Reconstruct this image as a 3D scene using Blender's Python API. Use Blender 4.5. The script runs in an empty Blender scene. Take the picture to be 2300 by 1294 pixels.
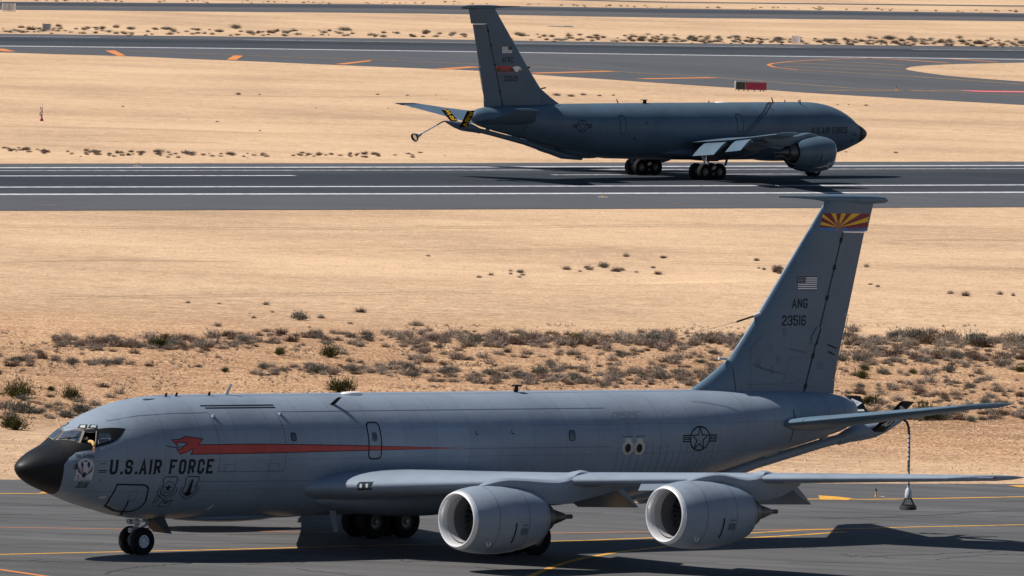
import bpy, bmesh, math, random
from mathutils import Vector, Matrix
from mathutils.geometry import tessellate_polygon
from bisect import bisect_right
R = math.radians
scene = bpy.context.scene
C = scene.collection
random.seed(7)

# ------------------------------------------------------------------ camera, world, sun, exposure
CAM_H, CAM_F, CAM_PITCH, CAM_ROLL = 24.9492, 17847.1, 0.057918, 0.0303056   # metres, focal length in pixels of a 2300 px frame
cp, sp_ = math.cos(CAM_PITCH), math.sin(CAM_PITCH)
cr, sr = math.cos(CAM_ROLL), math.sin(CAM_ROLL)
_r0 = Vector((1, 0, 0)); _u0 = Vector((0, sp_, cp)); _f0 = Vector((0, cp, -sp_))
_right = _r0 * cr + _u0 * sr; _up = _u0 * cr - _r0 * sr
cam_data = bpy.data.cameras.new('camera')
cam = bpy.data.objects.new('camera', cam_data); C.objects.link(cam)
cam.matrix_world = Matrix(((_right.x, _up.x, -_f0.x, 0), (_right.y, _up.y, -_f0.y, 0), (_right.z, _up.z, -_f0.z, CAM_H), (0, 0, 0, 1)))
cam_data.sensor_width = 36.0; cam_data.sensor_fit = 'HORIZONTAL'
cam_data.lens = 36.0 * CAM_F / 2300.0
cam_data.clip_start = 1.0; cam_data.clip_end = 20000.0
scene.camera = cam

SUN_V = Vector((-0.84, -0.05, 1.0)).normalized()          # towards the sun
world = bpy.data.worlds.new('World'); scene.world = world; world.use_nodes = True
wn = world.node_tree.nodes; wl = world.node_tree.links
sky = wn.new('ShaderNodeTexSky'); sky.sky_type = 'NISHITA'; sky.sun_disc = False
sky.sun_elevation = math.asin(SUN_V.z); sky.sun_rotation = math.atan2(SUN_V.x, SUN_V.y)
sky.dust_density = 0.4; sky.ozone_density = 3.0; sky.air_density = 1.0
wl.new(sky.outputs[0], wn['Background'].inputs[0]); wn['Background'].inputs[1].default_value = 0.05
sun_d = bpy.data.lights.new('sun', 'SUN'); sun_d.energy = 5.0; sun_d.angle = R(0.53); sun_d.color = (1.0, 0.93, 0.84)
sun_o = bpy.data.objects.new('sun', sun_d); C.objects.link(sun_o)
sun_o.rotation_euler = SUN_V.to_track_quat('Z', 'Y').to_euler()
vs = scene.view_settings; vs.view_transform = 'Standard'; vs.look = 'None'; vs.exposure = 0.36; vs.gamma = 1.0; vs.use_curve_mapping = False
scene.render.resolution_x = 1024; scene.render.resolution_y = 576

# ------------------------------------------------------------------ where the two aircraft stand
NEAR = (-16.2055, 261.5122, -2.39306, -0.018802, -0.0022007)   # nose x, nose y, heading, pitch slope, bank slope
FAR = (25.8175, 587.4678, 0.739211, -0.0045, -0.0145)
def axes(p):
    a = Vector((-math.cos(p[2]), -math.sin(p[2]))); l = Vector((-math.sin(p[2]), math.cos(p[2])))
    return a, l
_a, _l = axes(NEAR)
G_ORG = (NEAR[0] + 19 * _a.x, NEAR[1] + 19 * _a.y)
G_GRAD = (NEAR[3] * _a.x + NEAR[4] * _l.x, NEAR[3] * _a.y + NEAR[4] * _l.y)   # the near taxiway falls gently away
def smooth(a, b, t):
    t = min(1, max(0, (t - a) / (b - a))); return t * t * (3 - 2 * t)
def terrain(u, v):
    w = 1 - smooth(322, 440, v)
    if w <= 0: return 0.0
    du = max(-60, min(60, u - G_ORG[0])); dv = max(-60, min(60, v - G_ORG[1]))
    return w * (G_GRAD[0] * du + G_GRAD[1] * dv)
def G(px, py, up=0.0):
    """Ground point seen at a place of the 2300 x 1294 photograph (the camera solved above)."""
    xx, yy = px - 1150, 647 - py
    X, Y = xx * cr - yy * sr, xx * sr + yy * cr
    d = (X, CAM_F * cp + Y * sp_, -CAM_F * sp_ + Y * cp)
    z = 0.0
    for _ in range(8):
        t = (z - CAM_H) / d[2]; z = terrain(d[0] * t, d[1] * t)
    t = (z - CAM_H) / d[2]
    return Vector((d[0] * t, d[1] * t, z + up))

# ------------------------------------------------------------------ materials
def new_mat(name):
    m = bpy.data.materials.new(name); m.use_nodes = True
    nt = m.node_tree; b = nt.nodes['Principled BSDF']
    return m, nt, b
def nd(nt, t, **kw):
    n = nt.nodes.new(t)
    for k, v in kw.items(): setattr(n, k, v)
    return n
def noise(nt, vec, scale, detail=3, rough=0.55, dist=0.0):
    n = nd(nt, 'ShaderNodeTexNoise'); n.inputs['Scale'].default_value = scale; n.inputs['Detail'].default_value = detail
    n.inputs['Roughness'].default_value = rough; n.inputs['Distortion'].default_value = dist
    if vec is not None: nt.links.new(vec, n.inputs['Vector'])
    return n
def coords(nt, kind='Object', scale=(1, 1, 1)):
    t = nd(nt, 'ShaderNodeTexCoord'); mp = nd(nt, 'ShaderNodeMapping'); mp.inputs['Scale'].default_value = scale
    nt.links.new(t.outputs[kind], mp.inputs[0]); return mp.outputs[0]
def ramp(nt, fac, stops):
    r = nd(nt, 'ShaderNodeValToRGB'); e = r.color_ramp.elements
    while len(e) > 1: e.remove(e[-1])
    e[0].position = stops[0][0]; e[0].color = (*stops[0][1], 1)
    for p, c in stops[1:]:
        k = e.new(p); k.color = (*c, 1)
    nt.links.new(fac, r.inputs[0]); return r
def mixc(nt, fac, a, b, mode='MIX'):
    m = nd(nt, 'ShaderNodeMix', data_type='RGBA', blend_type=mode)
    for s, v in ((0, fac), (6, a), (7, b)):
        if hasattr(v, 'default_value') or hasattr(v, 'is_linked'): nt.links.new(v, m.inputs[s])
        elif s == 0: m.inputs[0].default_value = v
        else: m.inputs[s].default_value = (*v, 1)
    return m.outputs[2]
def math_n(nt, op, a, b=None, c=None):
    m = nd(nt, 'ShaderNodeMath', operation=op)
    for i, v in enumerate((a, b, c)):
        if v is None: continue
        if isinstance(v, (int, float)): m.inputs[i].default_value = v
        else: nt.links.new(v, m.inputs[i])
    return m.outputs[0]
def bump(nt, b, h, strength, dist):
    n = nd(nt, 'ShaderNodeBump'); n.inputs['Strength'].default_value = strength; n.inputs['Distance'].default_value = dist
    nt.links.new(h, n.inputs['Height']); nt.links.new(n.outputs[0], b.inputs['Normal'])
def simple(name, col, rough=0.55, metal=0.0, var=0.12, scale=2.5, spec=0.5):
    m, nt, b = new_mat(name); b.inputs['Roughness'].default_value = rough; b.inputs['Metallic'].default_value = metal
    b.inputs['Specular IOR Level'].default_value = spec
    n = noise(nt, coords(nt), scale, 4)
    lo = tuple(max(0, c * (1 - var)) for c in col); hi = tuple(min(1, c * (1 + var)) for c in col)
    r = ramp(nt, n.outputs[0], [(0.3, lo), (0.7, hi)]); nt.links.new(r.outputs[0], b.inputs['Base Color'])
    return m
M = {}
def paint(name, col, lines=True, rough=0.38):
    m, nt, b = new_mat(name)
    v = coords(nt)
    big = noise(nt, v, 0.55, 4, 0.6); fine = noise(nt, coords(nt, scale=(1.2, 1.2, 5)), 2.2, 5, 0.65)
    streak = noise(nt, coords(nt, scale=(6, 1, 0.45)), 1.3, 4, 0.7)
    f = math_n(nt, 'ADD', math_n(nt, 'MULTIPLY', big.outputs[0], 0.55), math_n(nt, 'ADD', math_n(nt, 'MULTIPLY', fine.outputs[0], 0.25), math_n(nt, 'MULTIPLY', streak.outputs[0], 0.20)))
    r = ramp(nt, f, [(0.36, tuple(c * 0.86 for c in col)), (0.5, col), (0.64, tuple(c * 1.10 for c in col))])
    out = r.outputs[0]
    if lines:
        sx = nd(nt, 'ShaderNodeSeparateXYZ'); nt.links.new(v, sx.inputs[0])
        # skin joints: frames every 1.52 m, lap joints along the body
        fx = math_n(nt, 'FRACT', math_n(nt, 'DIVIDE', math_n(nt, 'ADD', sx.outputs[0], 0.37), 1.52))
        l1 = math_n(nt, 'LESS_THAN', math_n(nt, 'ABSOLUTE', math_n(nt, 'SUBTRACT', fx, 0.5)), 0.0075)
        fz = math_n(nt, 'FRACT', math_n(nt, 'DIVIDE', math_n(nt, 'ADD', sx.outputs[2], 0.28), 1.03))
        l2 = math_n(nt, 'LESS_THAN', math_n(nt, 'ABSOLUTE', math_n(nt, 'SUBTRACT', fz, 0.5)), 0.010)
        cell = nd(nt, 'ShaderNodeCombineXYZ'); wnz = nd(nt, 'ShaderNodeTexWhiteNoise', noise_dimensions='3D')
        nt.links.new(math_n(nt, 'FLOOR', math_n(nt, 'DIVIDE', math_n(nt, 'ADD', sx.outputs[0], 1.13), 1.52)), cell.inputs[0])
        nt.links.new(math_n(nt, 'FLOOR', math_n(nt, 'DIVIDE', math_n(nt, 'ADD', sx.outputs[2], 0.795), 1.03)), cell.inputs[2])
        nt.links.new(cell.outputs[0], wnz.inputs[0])
        pt = ramp(nt, wnz.outputs[0], [(0.0, (0.955, 0.955, 0.96)), (0.5, (1, 1, 1)), (1.0, (1.04, 1.035, 1.03))])
        out = mixc(nt, 1.0, out, pt.outputs[0], 'MULTIPLY')
        gate = noise(nt, v, 0.35, 2)
        ll = math_n(nt, 'MULTIPLY', math_n(nt, 'MAXIMUM', l1, l2), math_n(nt, 'MULTIPLY', gate.outputs[0], 0.85))
        out = mixc(nt, ll, out, tuple(c * 0.35 for c in col))
    nt.links.new(out, b.inputs['Base Color'])
    b.inputs['Roughness'].default_value = rough; b.inputs['Specular IOR Level'].default_value = 0.4
    w = noise(nt, coords(nt, scale=(0.55, 1, 2.2)), 1.5, 3)
    bump(nt, b, w.outputs[0], 0.11, 0.06)
    return m
M['grey'] = paint('aircraft_grey', (0.212, 0.262, 0.328))
M['grey_plain'] = paint('aircraft_grey_plain', (0.220, 0.268, 0.332), lines=False)
M['far_grey'] = paint('aircraft_grey_shaded', (0.074, 0.118, 0.164))  # far tones: the same grey, darkened in colour to offset sand bounce
M['far_grey_plain'] = paint('aircraft_grey_plain_shaded', (0.080, 0.124, 0.168), lines=False)
M['far_fin'] = paint('aircraft_fin_shaded', (0.066, 0.106, 0.150), lines=False)
M['fin_grey_shaded'] = paint('fin_grey_shaded', (0.098, 0.158, 0.222), lines=False)  # shade put into the colour: bluer, darker grey against warm bounced light
M['radome'] = simple('radome_black', (0.006, 0.008, 0.010), 0.5, var=0.2, spec=0.3)
M['black'] = simple('black_paint', (0.005, 0.006, 0.008), 0.55, var=0.2, spec=0.25)
M['mark'] = simple('marking_black', (0.009, 0.011, 0.016), 0.6, var=0.2, spec=0.25)
M['seam'] = simple('panel_gap', (0.105, 0.132, 0.178), 0.6, spec=0.2)
M['seam_light'] = simple('scuffed_seam', (0.24, 0.265, 0.31), 0.6)
M['lip'] = simple('bare_aluminium', (0.74, 0.75, 0.78), 0.34, metal=0.45, var=0.08)
M['inner'] = simple('intake_liner', (0.36, 0.36, 0.38), 0.5)
M['duct'] = simple('shaded_duct', (0.10, 0.104, 0.112), 0.6)  # deep part of the liner, intake shade put into its colour
M['steel'] = simple('hot_steel', (0.10, 0.10, 0.105), 0.42, metal=0.7)
M['fan'] = simple('fan_dark', (0.03, 0.032, 0.038), 0.4, metal=0.4)
M['rubber'] = simple('tyre_rubber', (0.008, 0.008, 0.010), 0.8, spec=0.2)
M['rim_white'] = simple('white_rim', (0.70, 0.70, 0.74), 0.4)
M['rim_grey'] = simple('grey_rim', (0.16, 0.17, 0.18), 0.45, metal=0.3)
M['gear'] = simple('gear_metal', (0.42, 0.42, 0.44), 0.4, metal=0.3)
M['gear_dark'] = simple('gear_bay_dark', (0.03, 0.033, 0.04), 0.6)
M['white'] = simple('white_paint', (0.78, 0.79, 0.80), 0.5, var=0.06)
M['offwhite'] = simple('panel_white', (0.50, 0.51, 0.53), 0.5)
M['navy'] = simple('flag_navy', (0.012, 0.014, 0.045), 0.5)
M['maroon'] = simple('flag_maroon', (0.20, 0.004, 0.024), 0.5)
M['gold'] = simple('flag_gold', (0.85, 0.47, 0.015), 0.5)
M['copper'] = simple('flag_copper', (0.40, 0.15, 0.065), 0.5)
M['flagblue'] = simple('flag_blue', (0.03, 0.20, 0.46), 0.5)
M['red'] = simple('stripe_red', (0.44, 0.034, 0.026), 0.5)
M['brightred'] = simple('bright_red', (0.50, 0.018, 0.014), 0.5)
M['yellow'] = simple('beak_yellow', (0.62, 0.42, 0.015), 0.5)
M['pale'] = simple('eagle_grey', (0.48, 0.50, 0.54), 0.5)
M['orange_edge'] = simple('orange_seal', (0.34, 0.10, 0.035), 0.6)
M['frame'] = simple('window_frame', (0.17, 0.165, 0.14), 0.5)
M['lamp'] = simple('lamp_glass', (0.42, 0.44, 0.48), 0.12)
M['burnt'] = simple('exhaust_ring', (0.46, 0.42, 0.35), 0.45, metal=0.5)
M['hose'] = simple('hose_rubber', (0.02, 0.021, 0.025), 0.6)
M['tan'] = simple('tan_sleeve', (0.50, 0.32, 0.13), 0.8)
M['suit'] = simple('flight_suit', (0.035, 0.04, 0.03), 0.9)
M['skin'] = simple('skin', (0.58, 0.30, 0.20), 0.55)
M['concrete'] = simple('pale_concrete', (0.42, 0.40, 0.36), 0.8)
M['signwhite'] = simple('sign_white', (0.80, 0.80, 0.80), 0.5)
M['signback'] = simple('sign_metal', (0.22, 0.24, 0.26), 0.5)
M['signblack'] = simple('sign_black', (0.02, 0.022, 0.022), 0.4)
M['signred'] = simple('sign_red', (0.22, 0.006, 0.045), 0.4)
M['lightyellow'] = simple('light_yellow', (0.75, 0.36, 0.01), 0.5)
M['lightblue'] = simple('light_lens_blue', (0.01, 0.02, 0.06), 0.2)
def glass(name, col, rough=0.08):
    m, nt, b = new_mat(name)
    n = noise(nt, coords(nt), 3.0, 3)
    r = ramp(nt, n.outputs[0], [(0.35, tuple(c * 0.5 for c in col)), (0.65, col)]); nt.links.new(r.outputs[0], b.inputs['Base Color'])
    b.inputs['Roughness'].default_value = rough; b.inputs['Specular IOR Level'].default_value = 0.9
    return m
M['glass'] = glass('cockpit_glass', (0.075, 0.095, 0.13))
M['glass_pale'] = glass('overhead_glass', (0.46, 0.52, 0.50), 0.15)
M['glass_dark'] = glass('window_glass_dark', (0.03, 0.045, 0.06))

def sand_mat(name='desert_sand', k=1.0):
    m, nt, b = new_mat(name)
    v = coords(nt); vs_ = coords(nt, scale=(0.6, 0.8, 1)); vl = coords(nt, scale=(0.06, 0.22, 1))
    big = noise(nt, v, 0.035, 4, 0.6); track = noise(nt, vl, 1.0, 5, 0.65, 0.4); mid = noise(nt, vs_, 1.6, 4, 0.6)
    grain = noise(nt, v, 4.6, 7, 0.85); peb = nd(nt, 'ShaderNodeTexVoronoi'); peb.inputs['Scale'].default_value = 6.0; nt.links.new(v, peb.inputs['Vector'])
    f = math_n(nt, 'ADD', math_n(nt, 'MULTIPLY', big.outputs[0], 0.40), math_n(nt, 'ADD', math_n(nt, 'MULTIPLY', track.outputs[0], 0.20), math_n(nt, 'MULTIPLY', mid.outputs[0], 0.40)))
    base = ramp(nt, f, [(0.40, tuple(k * c for c in (0.375, 0.256, 0.168))), (0.49, tuple(k * c for c in (0.485, 0.338, 0.220))), (0.59, tuple(k * c for c in (0.590, 0.418, 0.272)))])
    g = ramp(nt, grain.outputs[0], [(0.39, (0.44, 0.42, 0.41)), (0.48, (1, 1, 1)), (0.60, (1.26, 1.24, 1.20))])
    out = mixc(nt, 0.9, base.outputs[0], g.outputs[0], 'MULTIPLY')
    sx = nd(nt, 'ShaderNodeSeparateXYZ'); nt.links.new(v, sx.inputs[0])
    litter = noise(nt, coords(nt, scale=(0.35, 1, 1)), 0.55, 6, 0.75)
    # coarse gravel between the scrub: darker reddish stones, patchy
    zone = nd(nt, 'ShaderNodeMapRange'); zone.inputs[1].default_value = 322; zone.inputs[2].default_value = 338; nt.links.new(sx.outputs[1], zone.inputs[0])
    zone2 = nd(nt, 'ShaderNodeMapRange'); zone2.inputs[1].default_value = 412; zone2.inputs[2].default_value = 385; nt.links.new(sx.outputs[1], zone2.inputs[0])
    st = ramp(nt, math_n(nt, 'ADD', math_n(nt, 'MULTIPLY', peb.outputs['Distance'], 0.6), math_n(nt, 'MULTIPLY', litter.outputs[0], 0.5)), [(0.38, (1.12, 1.10, 1.06)), (0.50, (0.90, 0.82, 0.76)), (0.60, (0.56, 0.46, 0.40))])
    zz = math_n(nt, 'MULTIPLY', math_n(nt, 'MULTIPLY', zone.outputs[0], zone2.outputs[0]), 1.0)
    out = mixc(nt, zz, out, mixc(nt, 1.0, out, st.outputs[0], 'MULTIPLY'))
    nt.links.new(out, b.inputs['Base Color']); b.inputs['Roughness'].default_value = 0.95; b.inputs['Specular IOR Level'].default_value = 0.1
    bump(nt, b, math_n(nt, 'ADD', grain.outputs[0], math_n(nt, 'MULTIPLY', mid.outputs[0], 0.4)), 0.7, 0.045)
    return m
M['sand'] = sand_mat()
M['sand_track'] = sand_mat('packed_sand', 0.86)
M['sand_pale'] = sand_mat('pale_sand', 1.10)
def asphalt(name, col, stretch=0.05, contrast=0.22):
    m, nt, b = new_mat(name)
    v = coords(nt); long_ = noise(nt, coords(nt, scale=(stretch, 1.0, 1)), 0.8, 5, 0.65); fine = noise(nt, v, 9, 4, 0.8); big = noise(nt, v, 0.12, 4, 0.6)
    f = math_n(nt, 'ADD', math_n(nt, 'MULTIPLY', long_.outputs[0], 0.45), math_n(nt, 'ADD', math_n(nt, 'MULTIPLY', fine.outputs[0], 0.25), math_n(nt, 'MULTIPLY', big.outputs[0], 0.30)))
    r = ramp(nt, f, [(0.33, tuple(c * (1 - contrast) for c in col)), (0.5, col), (0.67, tuple(c * (1 + contrast) for c in col))])
    nt.links.new(r.outputs[0], b.inputs['Base Color']); b.inputs['Roughness'].default_value = 0.88; b.inputs['Specular IOR Level'].default_value = 0.25
    bump(nt, b, fine.outputs[0], 0.4, 0.01)
    return m
M['asphalt'] = asphalt('taxiway_asphalt', (0.086, 0.086, 0.090), 0.05, 0.42)
M['asphalt_run'] = asphalt('runway_asphalt', (0.037, 0.042, 0.053), 0.02, 0.28)
M['asphalt_rub'] = asphalt('runway_rubber', (0.024, 0.030, 0.040), 0.015, 0.4)
M['asphalt_mid'] = asphalt('stained_asphalt', (0.066, 0.071, 0.080), 0.03)
M['asphalt_sh'] = asphalt('shoulder_asphalt', (0.074, 0.078, 0.088), 0.03)
def worn(name, col, bare, amount):
    m, nt, b = new_mat(name)
    n = noise(nt, coords(nt, scale=(0.6, 1.5, 1)), 2.2, 6, 0.75)
    r = ramp(nt, n.outputs[0], [(amount - 0.06, bare), (amount + 0.06, col)])
    nt.links.new(r.outputs[0], b.inputs['Base Color']); b.inputs['Roughness'].default_value = 0.8
    return m
M['line_white'] = worn('runway_white_paint', (0.56, 0.58, 0.62), (0.20, 0.21, 0.24), 0.45)
M['line_faint'] = worn('faded_white_paint', (0.42, 0.43, 0.45), (0.12, 0.125, 0.135), 0.50)
M['line_yellow'] = worn('taxi_yellow_paint', (0.62, 0.32, 0.035), (0.30, 0.17, 0.05), 0.42)
M['line_thin'] = worn('worn_yellow_paint', (0.46, 0.25, 0.05), (0.13, 0.11, 0.085), 0.50)
M['line_orange'] = worn('orange_paint', (0.58, 0.20, 0.045), (0.36, 0.15, 0.06), 0.40)
M['line_red'] = worn('red_ground_paint', (0.50, 0.035, 0.05), (0.45, 0.30, 0.28), 0.42)
M['rust'] = worn('rust_patch', (0.11, 0.062, 0.048), (0.08, 0.077, 0.08), 0.52)
M['crack'] = simple('crack_seal_and_shadow', (0.036, 0.038, 0.043), 0.7)
def foliage(name, cols):
    m, nt, b = new_mat(name)
    oi = nd(nt, 'ShaderNodeObjectInfo'); g = nd(nt, 'ShaderNodeNewGeometry')
    n = noise(nt, coords(nt), 9.0, 2)
    n2 = noise(nt, coords(nt), 0.8, 2)
    f = math_n(nt, 'ADD', math_n(nt, 'MULTIPLY', n.outputs[0], 0.4), math_n(nt, 'ADD', math_n(nt, 'MULTIPLY', n2.outputs[0], 0.3), math_n(nt, 'MULTIPLY', oi.outputs['Random'], 0.3)))
    r = ramp(nt, f, [(0.2, cols[0]), (0.5, cols[1]), (0.8, cols[2])]); nt.links.new(r.outputs[0], b.inputs['Base Color'])
    b.inputs['Roughness'].default_value = 0.85; b.inputs['Specular IOR Level'].default_value = 0.15
    return m
M['dry'] = foliage('dry_twigs', [(0.17, 0.132, 0.106), (0.28, 0.225, 0.184), (0.40, 0.33, 0.27)])
M['russet'] = foliage('russet_twigs', [(0.075, 0.046, 0.034), (0.14, 0.092, 0.070), (0.21, 0.145, 0.112)])
M['sage'] = foliage('sage_leaves', [(0.088, 0.085, 0.072), (0.145, 0.140, 0.118), (0.22, 0.21, 0.175)])
M['olive'] = foliage('olive_leaves', [(0.030, 0.034, 0.012), (0.062, 0.064, 0.020), (0.12, 0.108, 0.032)])

# ------------------------------------------------------------------ mesh helpers
def mesh_obj(name, verts, faces, m, parent=None, smooth_=True, flip=False, angle=None):
    me = bpy.data.meshes.new(name)
    if flip: verts = [(v[0], -v[1], v[2]) for v in verts]           # aircraft data is written with +y to port
    me.from_pydata([tuple(v) for v in verts], [], faces)
    bm = bmesh.new(); bm.from_mesh(me); bmesh.ops.remove_doubles(bm, verts=bm.verts, dist=1e-5)
    bmesh.ops.recalc_face_normals(bm, faces=bm.faces); bm.to_mesh(me); bm.free()
    if smooth_:
        me.shade_smooth()
        if angle: me.set_sharp_from_angle(angle=R(angle))
    me.materials.append(m)
    o = bpy.data.objects.new(name, me); C.objects.link(o)
    if parent is not None: o.parent = parent
    return o
def empty(name, label, cat, group=None, loc=(0, 0, 0)):
    o = bpy.data.objects.new(name, None); C.objects.link(o); o.location = loc; o.empty_display_size = 0.2
    tag(o, label, cat, group); return o
def tag(o, label=None, cat=None, group=None, kind=None):
    for k, v in (('label', label), ('category', cat), ('group', group), ('kind', kind)):
        if v: o[k] = v
    return o
class MB:
    def __init__(s): s.v = []; s.f = []
    def add(s, vs_, fs):
        n = len(s.v); s.v += [tuple(v) for v in vs_]; s.f += [tuple(i + n for i in f) for f in fs]; return s
    def box(s, lo, hi):
        x0, y0, z0 = lo; x1, y1, z1 = hi
        return s.add([(x0, y0, z0), (x1, y0, z0), (x1, y1, z0), (x0, y1, z0), (x0, y0, z1), (x1, y0, z1), (x1, y1, z1), (x0, y1, z1)],
                     [(0, 3, 2, 1), (4, 5, 6, 7), (0, 1, 5, 4), (1, 2, 6, 5), (2, 3, 7, 6), (3, 0, 4, 7)])
    def tube(s, pts, rad, n=10, caps=True):
        pts = [Vector(p) for p in pts]; rads = rad if isinstance(rad, (list, tuple)) else [rad] * len(pts)
        vs_ = []; fs = []
        for i, p in enumerate(pts):
            t = (pts[min(i + 1, len(pts) - 1)] - pts[max(i - 1, 0)]).normalized()
            a = t.cross(Vector((0, 1, 0)) if abs(t.y) < 0.9 else Vector((1, 0, 0))).normalized(); b_ = t.cross(a)
            vs_ += [p + (a * math.cos(2 * math.pi * k / n) + b_ * math.sin(2 * math.pi * k / n)) * rads[i] for k in range(n)]
        for i in range(len(pts) - 1):
            fs += [(i * n + k, i * n + (k + 1) % n, (i + 1) * n + (k + 1) % n, (i + 1) * n + k) for k in range(n)]
        if caps: fs += [tuple(range(n))[::-1], tuple((len(pts) - 1) * n + k for k in range(n))]
        return s.add(vs_, fs)
    def lathe(s, prof, c, axis='x', n=32, sq=None):
        vs_ = []; fs = []
        for i, (a, r) in enumerate(prof):
            for k in range(n):
                t = 2 * math.pi * k / n; p, q = r * math.cos(t), r * math.sin(t)
                if sq: p, q = sq(a, p, q)
                vs_.append({'x': (c[0] + a, c[1] + p, c[2] + q), 'y': (c[0] + p, c[1] + a, c[2] + q), 'z': (c[0] + p, c[1] + q, c[2] + a)}[axis])
        for i in range(len(prof) - 1):
            fs += [(i * n + k, i * n + (k + 1) % n, (i + 1) * n + (k + 1) % n, (i + 1) * n + k) for k in range(n)]
        return s.add(vs_, fs)
    def loft(s, rings, closed=True, caps=True):
        n = len(rings[0]); vs_ = [v for r in rings for v in r]; fs = []
        for i in range(len(rings) - 1):
            for k in range(n if closed else n - 1):
                fs.append((i * n + k, i * n + (k + 1) % n, (i + 1) * n + (k + 1) % n, (i + 1) * n + k))
        if caps: fs += [tuple(range(n))[::-1], tuple((len(rings) - 1) * n + k for k in range(n))]
        return s.add(vs_, fs)
    def build(s, name, m, parent=None, smooth_=True, flip=True, angle=35):
        return mesh_obj(name, s.v, s.f, m, parent, smooth_, flip, angle)

# ------------------------------------------------------------------ ground, pavements, paint
def interp(pts, x):
    if x <= pts[0][0]: a, b = pts[0], pts[1]
    elif x >= pts[-1][0]: a, b = pts[-2], pts[-1]
    else:
        i = bisect_right([p[0] for p in pts], x); a, b = pts[i - 1], pts[i]
    return a[1] + (b[1] - a[1]) * (x - a[0]) / (b[0] - a[0])
def axis_steps():
    vs_ = [40, 120, 180, 220]; v = 240.0
    while v < 470: vs_.append(v); v += 4
    vs_ += [480, 500, 540, 600, 700, 850, 1050, 1400, 2000, 3500, 6000, 12000]
    us = [-9000, -4000, -1500, -500, -200, -120, -80, -60] + list(range(-56, 57, 4)) + [60, 80, 120, 200, 500, 1500, 4000, 9000]
    return us, vs_
us, vv = axis_steps()
gv = [(u, v, terrain(u, v)) for v in vv for u in us]
gf = [(j * len(us) + i, j * len(us) + i + 1, (j + 1) * len(us) + i + 1, (j + 1) * len(us) + i) for j in range(len(vv) - 1) for i in range(len(us) - 1)]
tag(mesh_obj('desert_ground', gv, gf, M['sand'], smooth_=True), kind='structure')
def pavement(name, top, bot, up, m, x0=-3000, x1=5300, step=60, rough=0.0, parent=None):
    vs_ = []; fs = []; rows = 3
    xs = [x0 + step * i for i in range(int((x1 - x0) / step) + 1)]
    rnd = random.Random(len(name) * 31 + int(up * 1e4))
    for x in xs:
        a, b = interp(top, x), interp(bot, x)
        if rough: a += rnd.uniform(-rough, rough); b += rnd.uniform(-rough, rough)
        A, B = G(x, a), G(x, b)
        for k in range(rows):
            p = A.lerp(B, k / (rows - 1)); vs_.append((p.x, p.y, terrain(p.x, p.y) + up))
    for i in range(len(xs) - 1):
        for k in range(rows - 1):
            fs.append((i * rows + k, i * rows + k + 1, (i + 1) * rows + k + 1, (i + 1) * rows + k))
    o = mesh_obj(name, vs_, fs, m, parent, smooth_=False)
    if parent is None: tag(o, kind='structure')
    return o
def ribbon_pts(pts, w, up):
    """quads of a ground ribbon through world points"""
    L, Rr = [], []
    for i, p in enumerate(pts):
        t = (pts[min(i + 1, len(pts) - 1)] - pts[max(i - 1, 0)]); t = Vector((t.x, t.y)).normalized(); n = Vector((-t.y, t.x)) * w * 0.5
        for s_, lst in ((1, L), (-1, Rr)):
            x, y = p.x + n.x * s_, p.y + n.y * s_; lst.append((x, y, terrain(x, y) + up))
    return L, Rr
def ground_line(name, px, w, up, m, parent, sub=6, wob=0.0):
    w *= 0.8 if name == 'runway_line' else 1.0; pts = [G(*p) for p in px]; full = []
    for a, b in zip(pts[:-1], pts[1:]):
        for k in range(sub):
            q = a.lerp(b, k / sub)
            if wob and (k or full): q = q + Vector((random.uniform(-wob, wob), random.uniform(-wob, wob), 0))
            full.append(q)
    full.append(pts[-1])
    L, Rr = ribbon_pts(full, w, up); n = len(full)
    return mesh_obj(name, L + Rr, [(i, n + i, n + i + 1, i + 1) for i in range(n - 1)], m, parent, smooth_=False)
def ground_poly(name, px, up, m, parent):
    pts = [G(*p) for p in px]; vs_ = [(p.x, p.y, terrain(p.x, p.y) + up) for p in pts]
    tri = tessellate_polygon([[Vector((v[0], v[1], 0)) for v in vs_]])
    return mesh_obj(name, vs_, [tuple(t) for t in tri], m, parent, smooth_=False)

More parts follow.
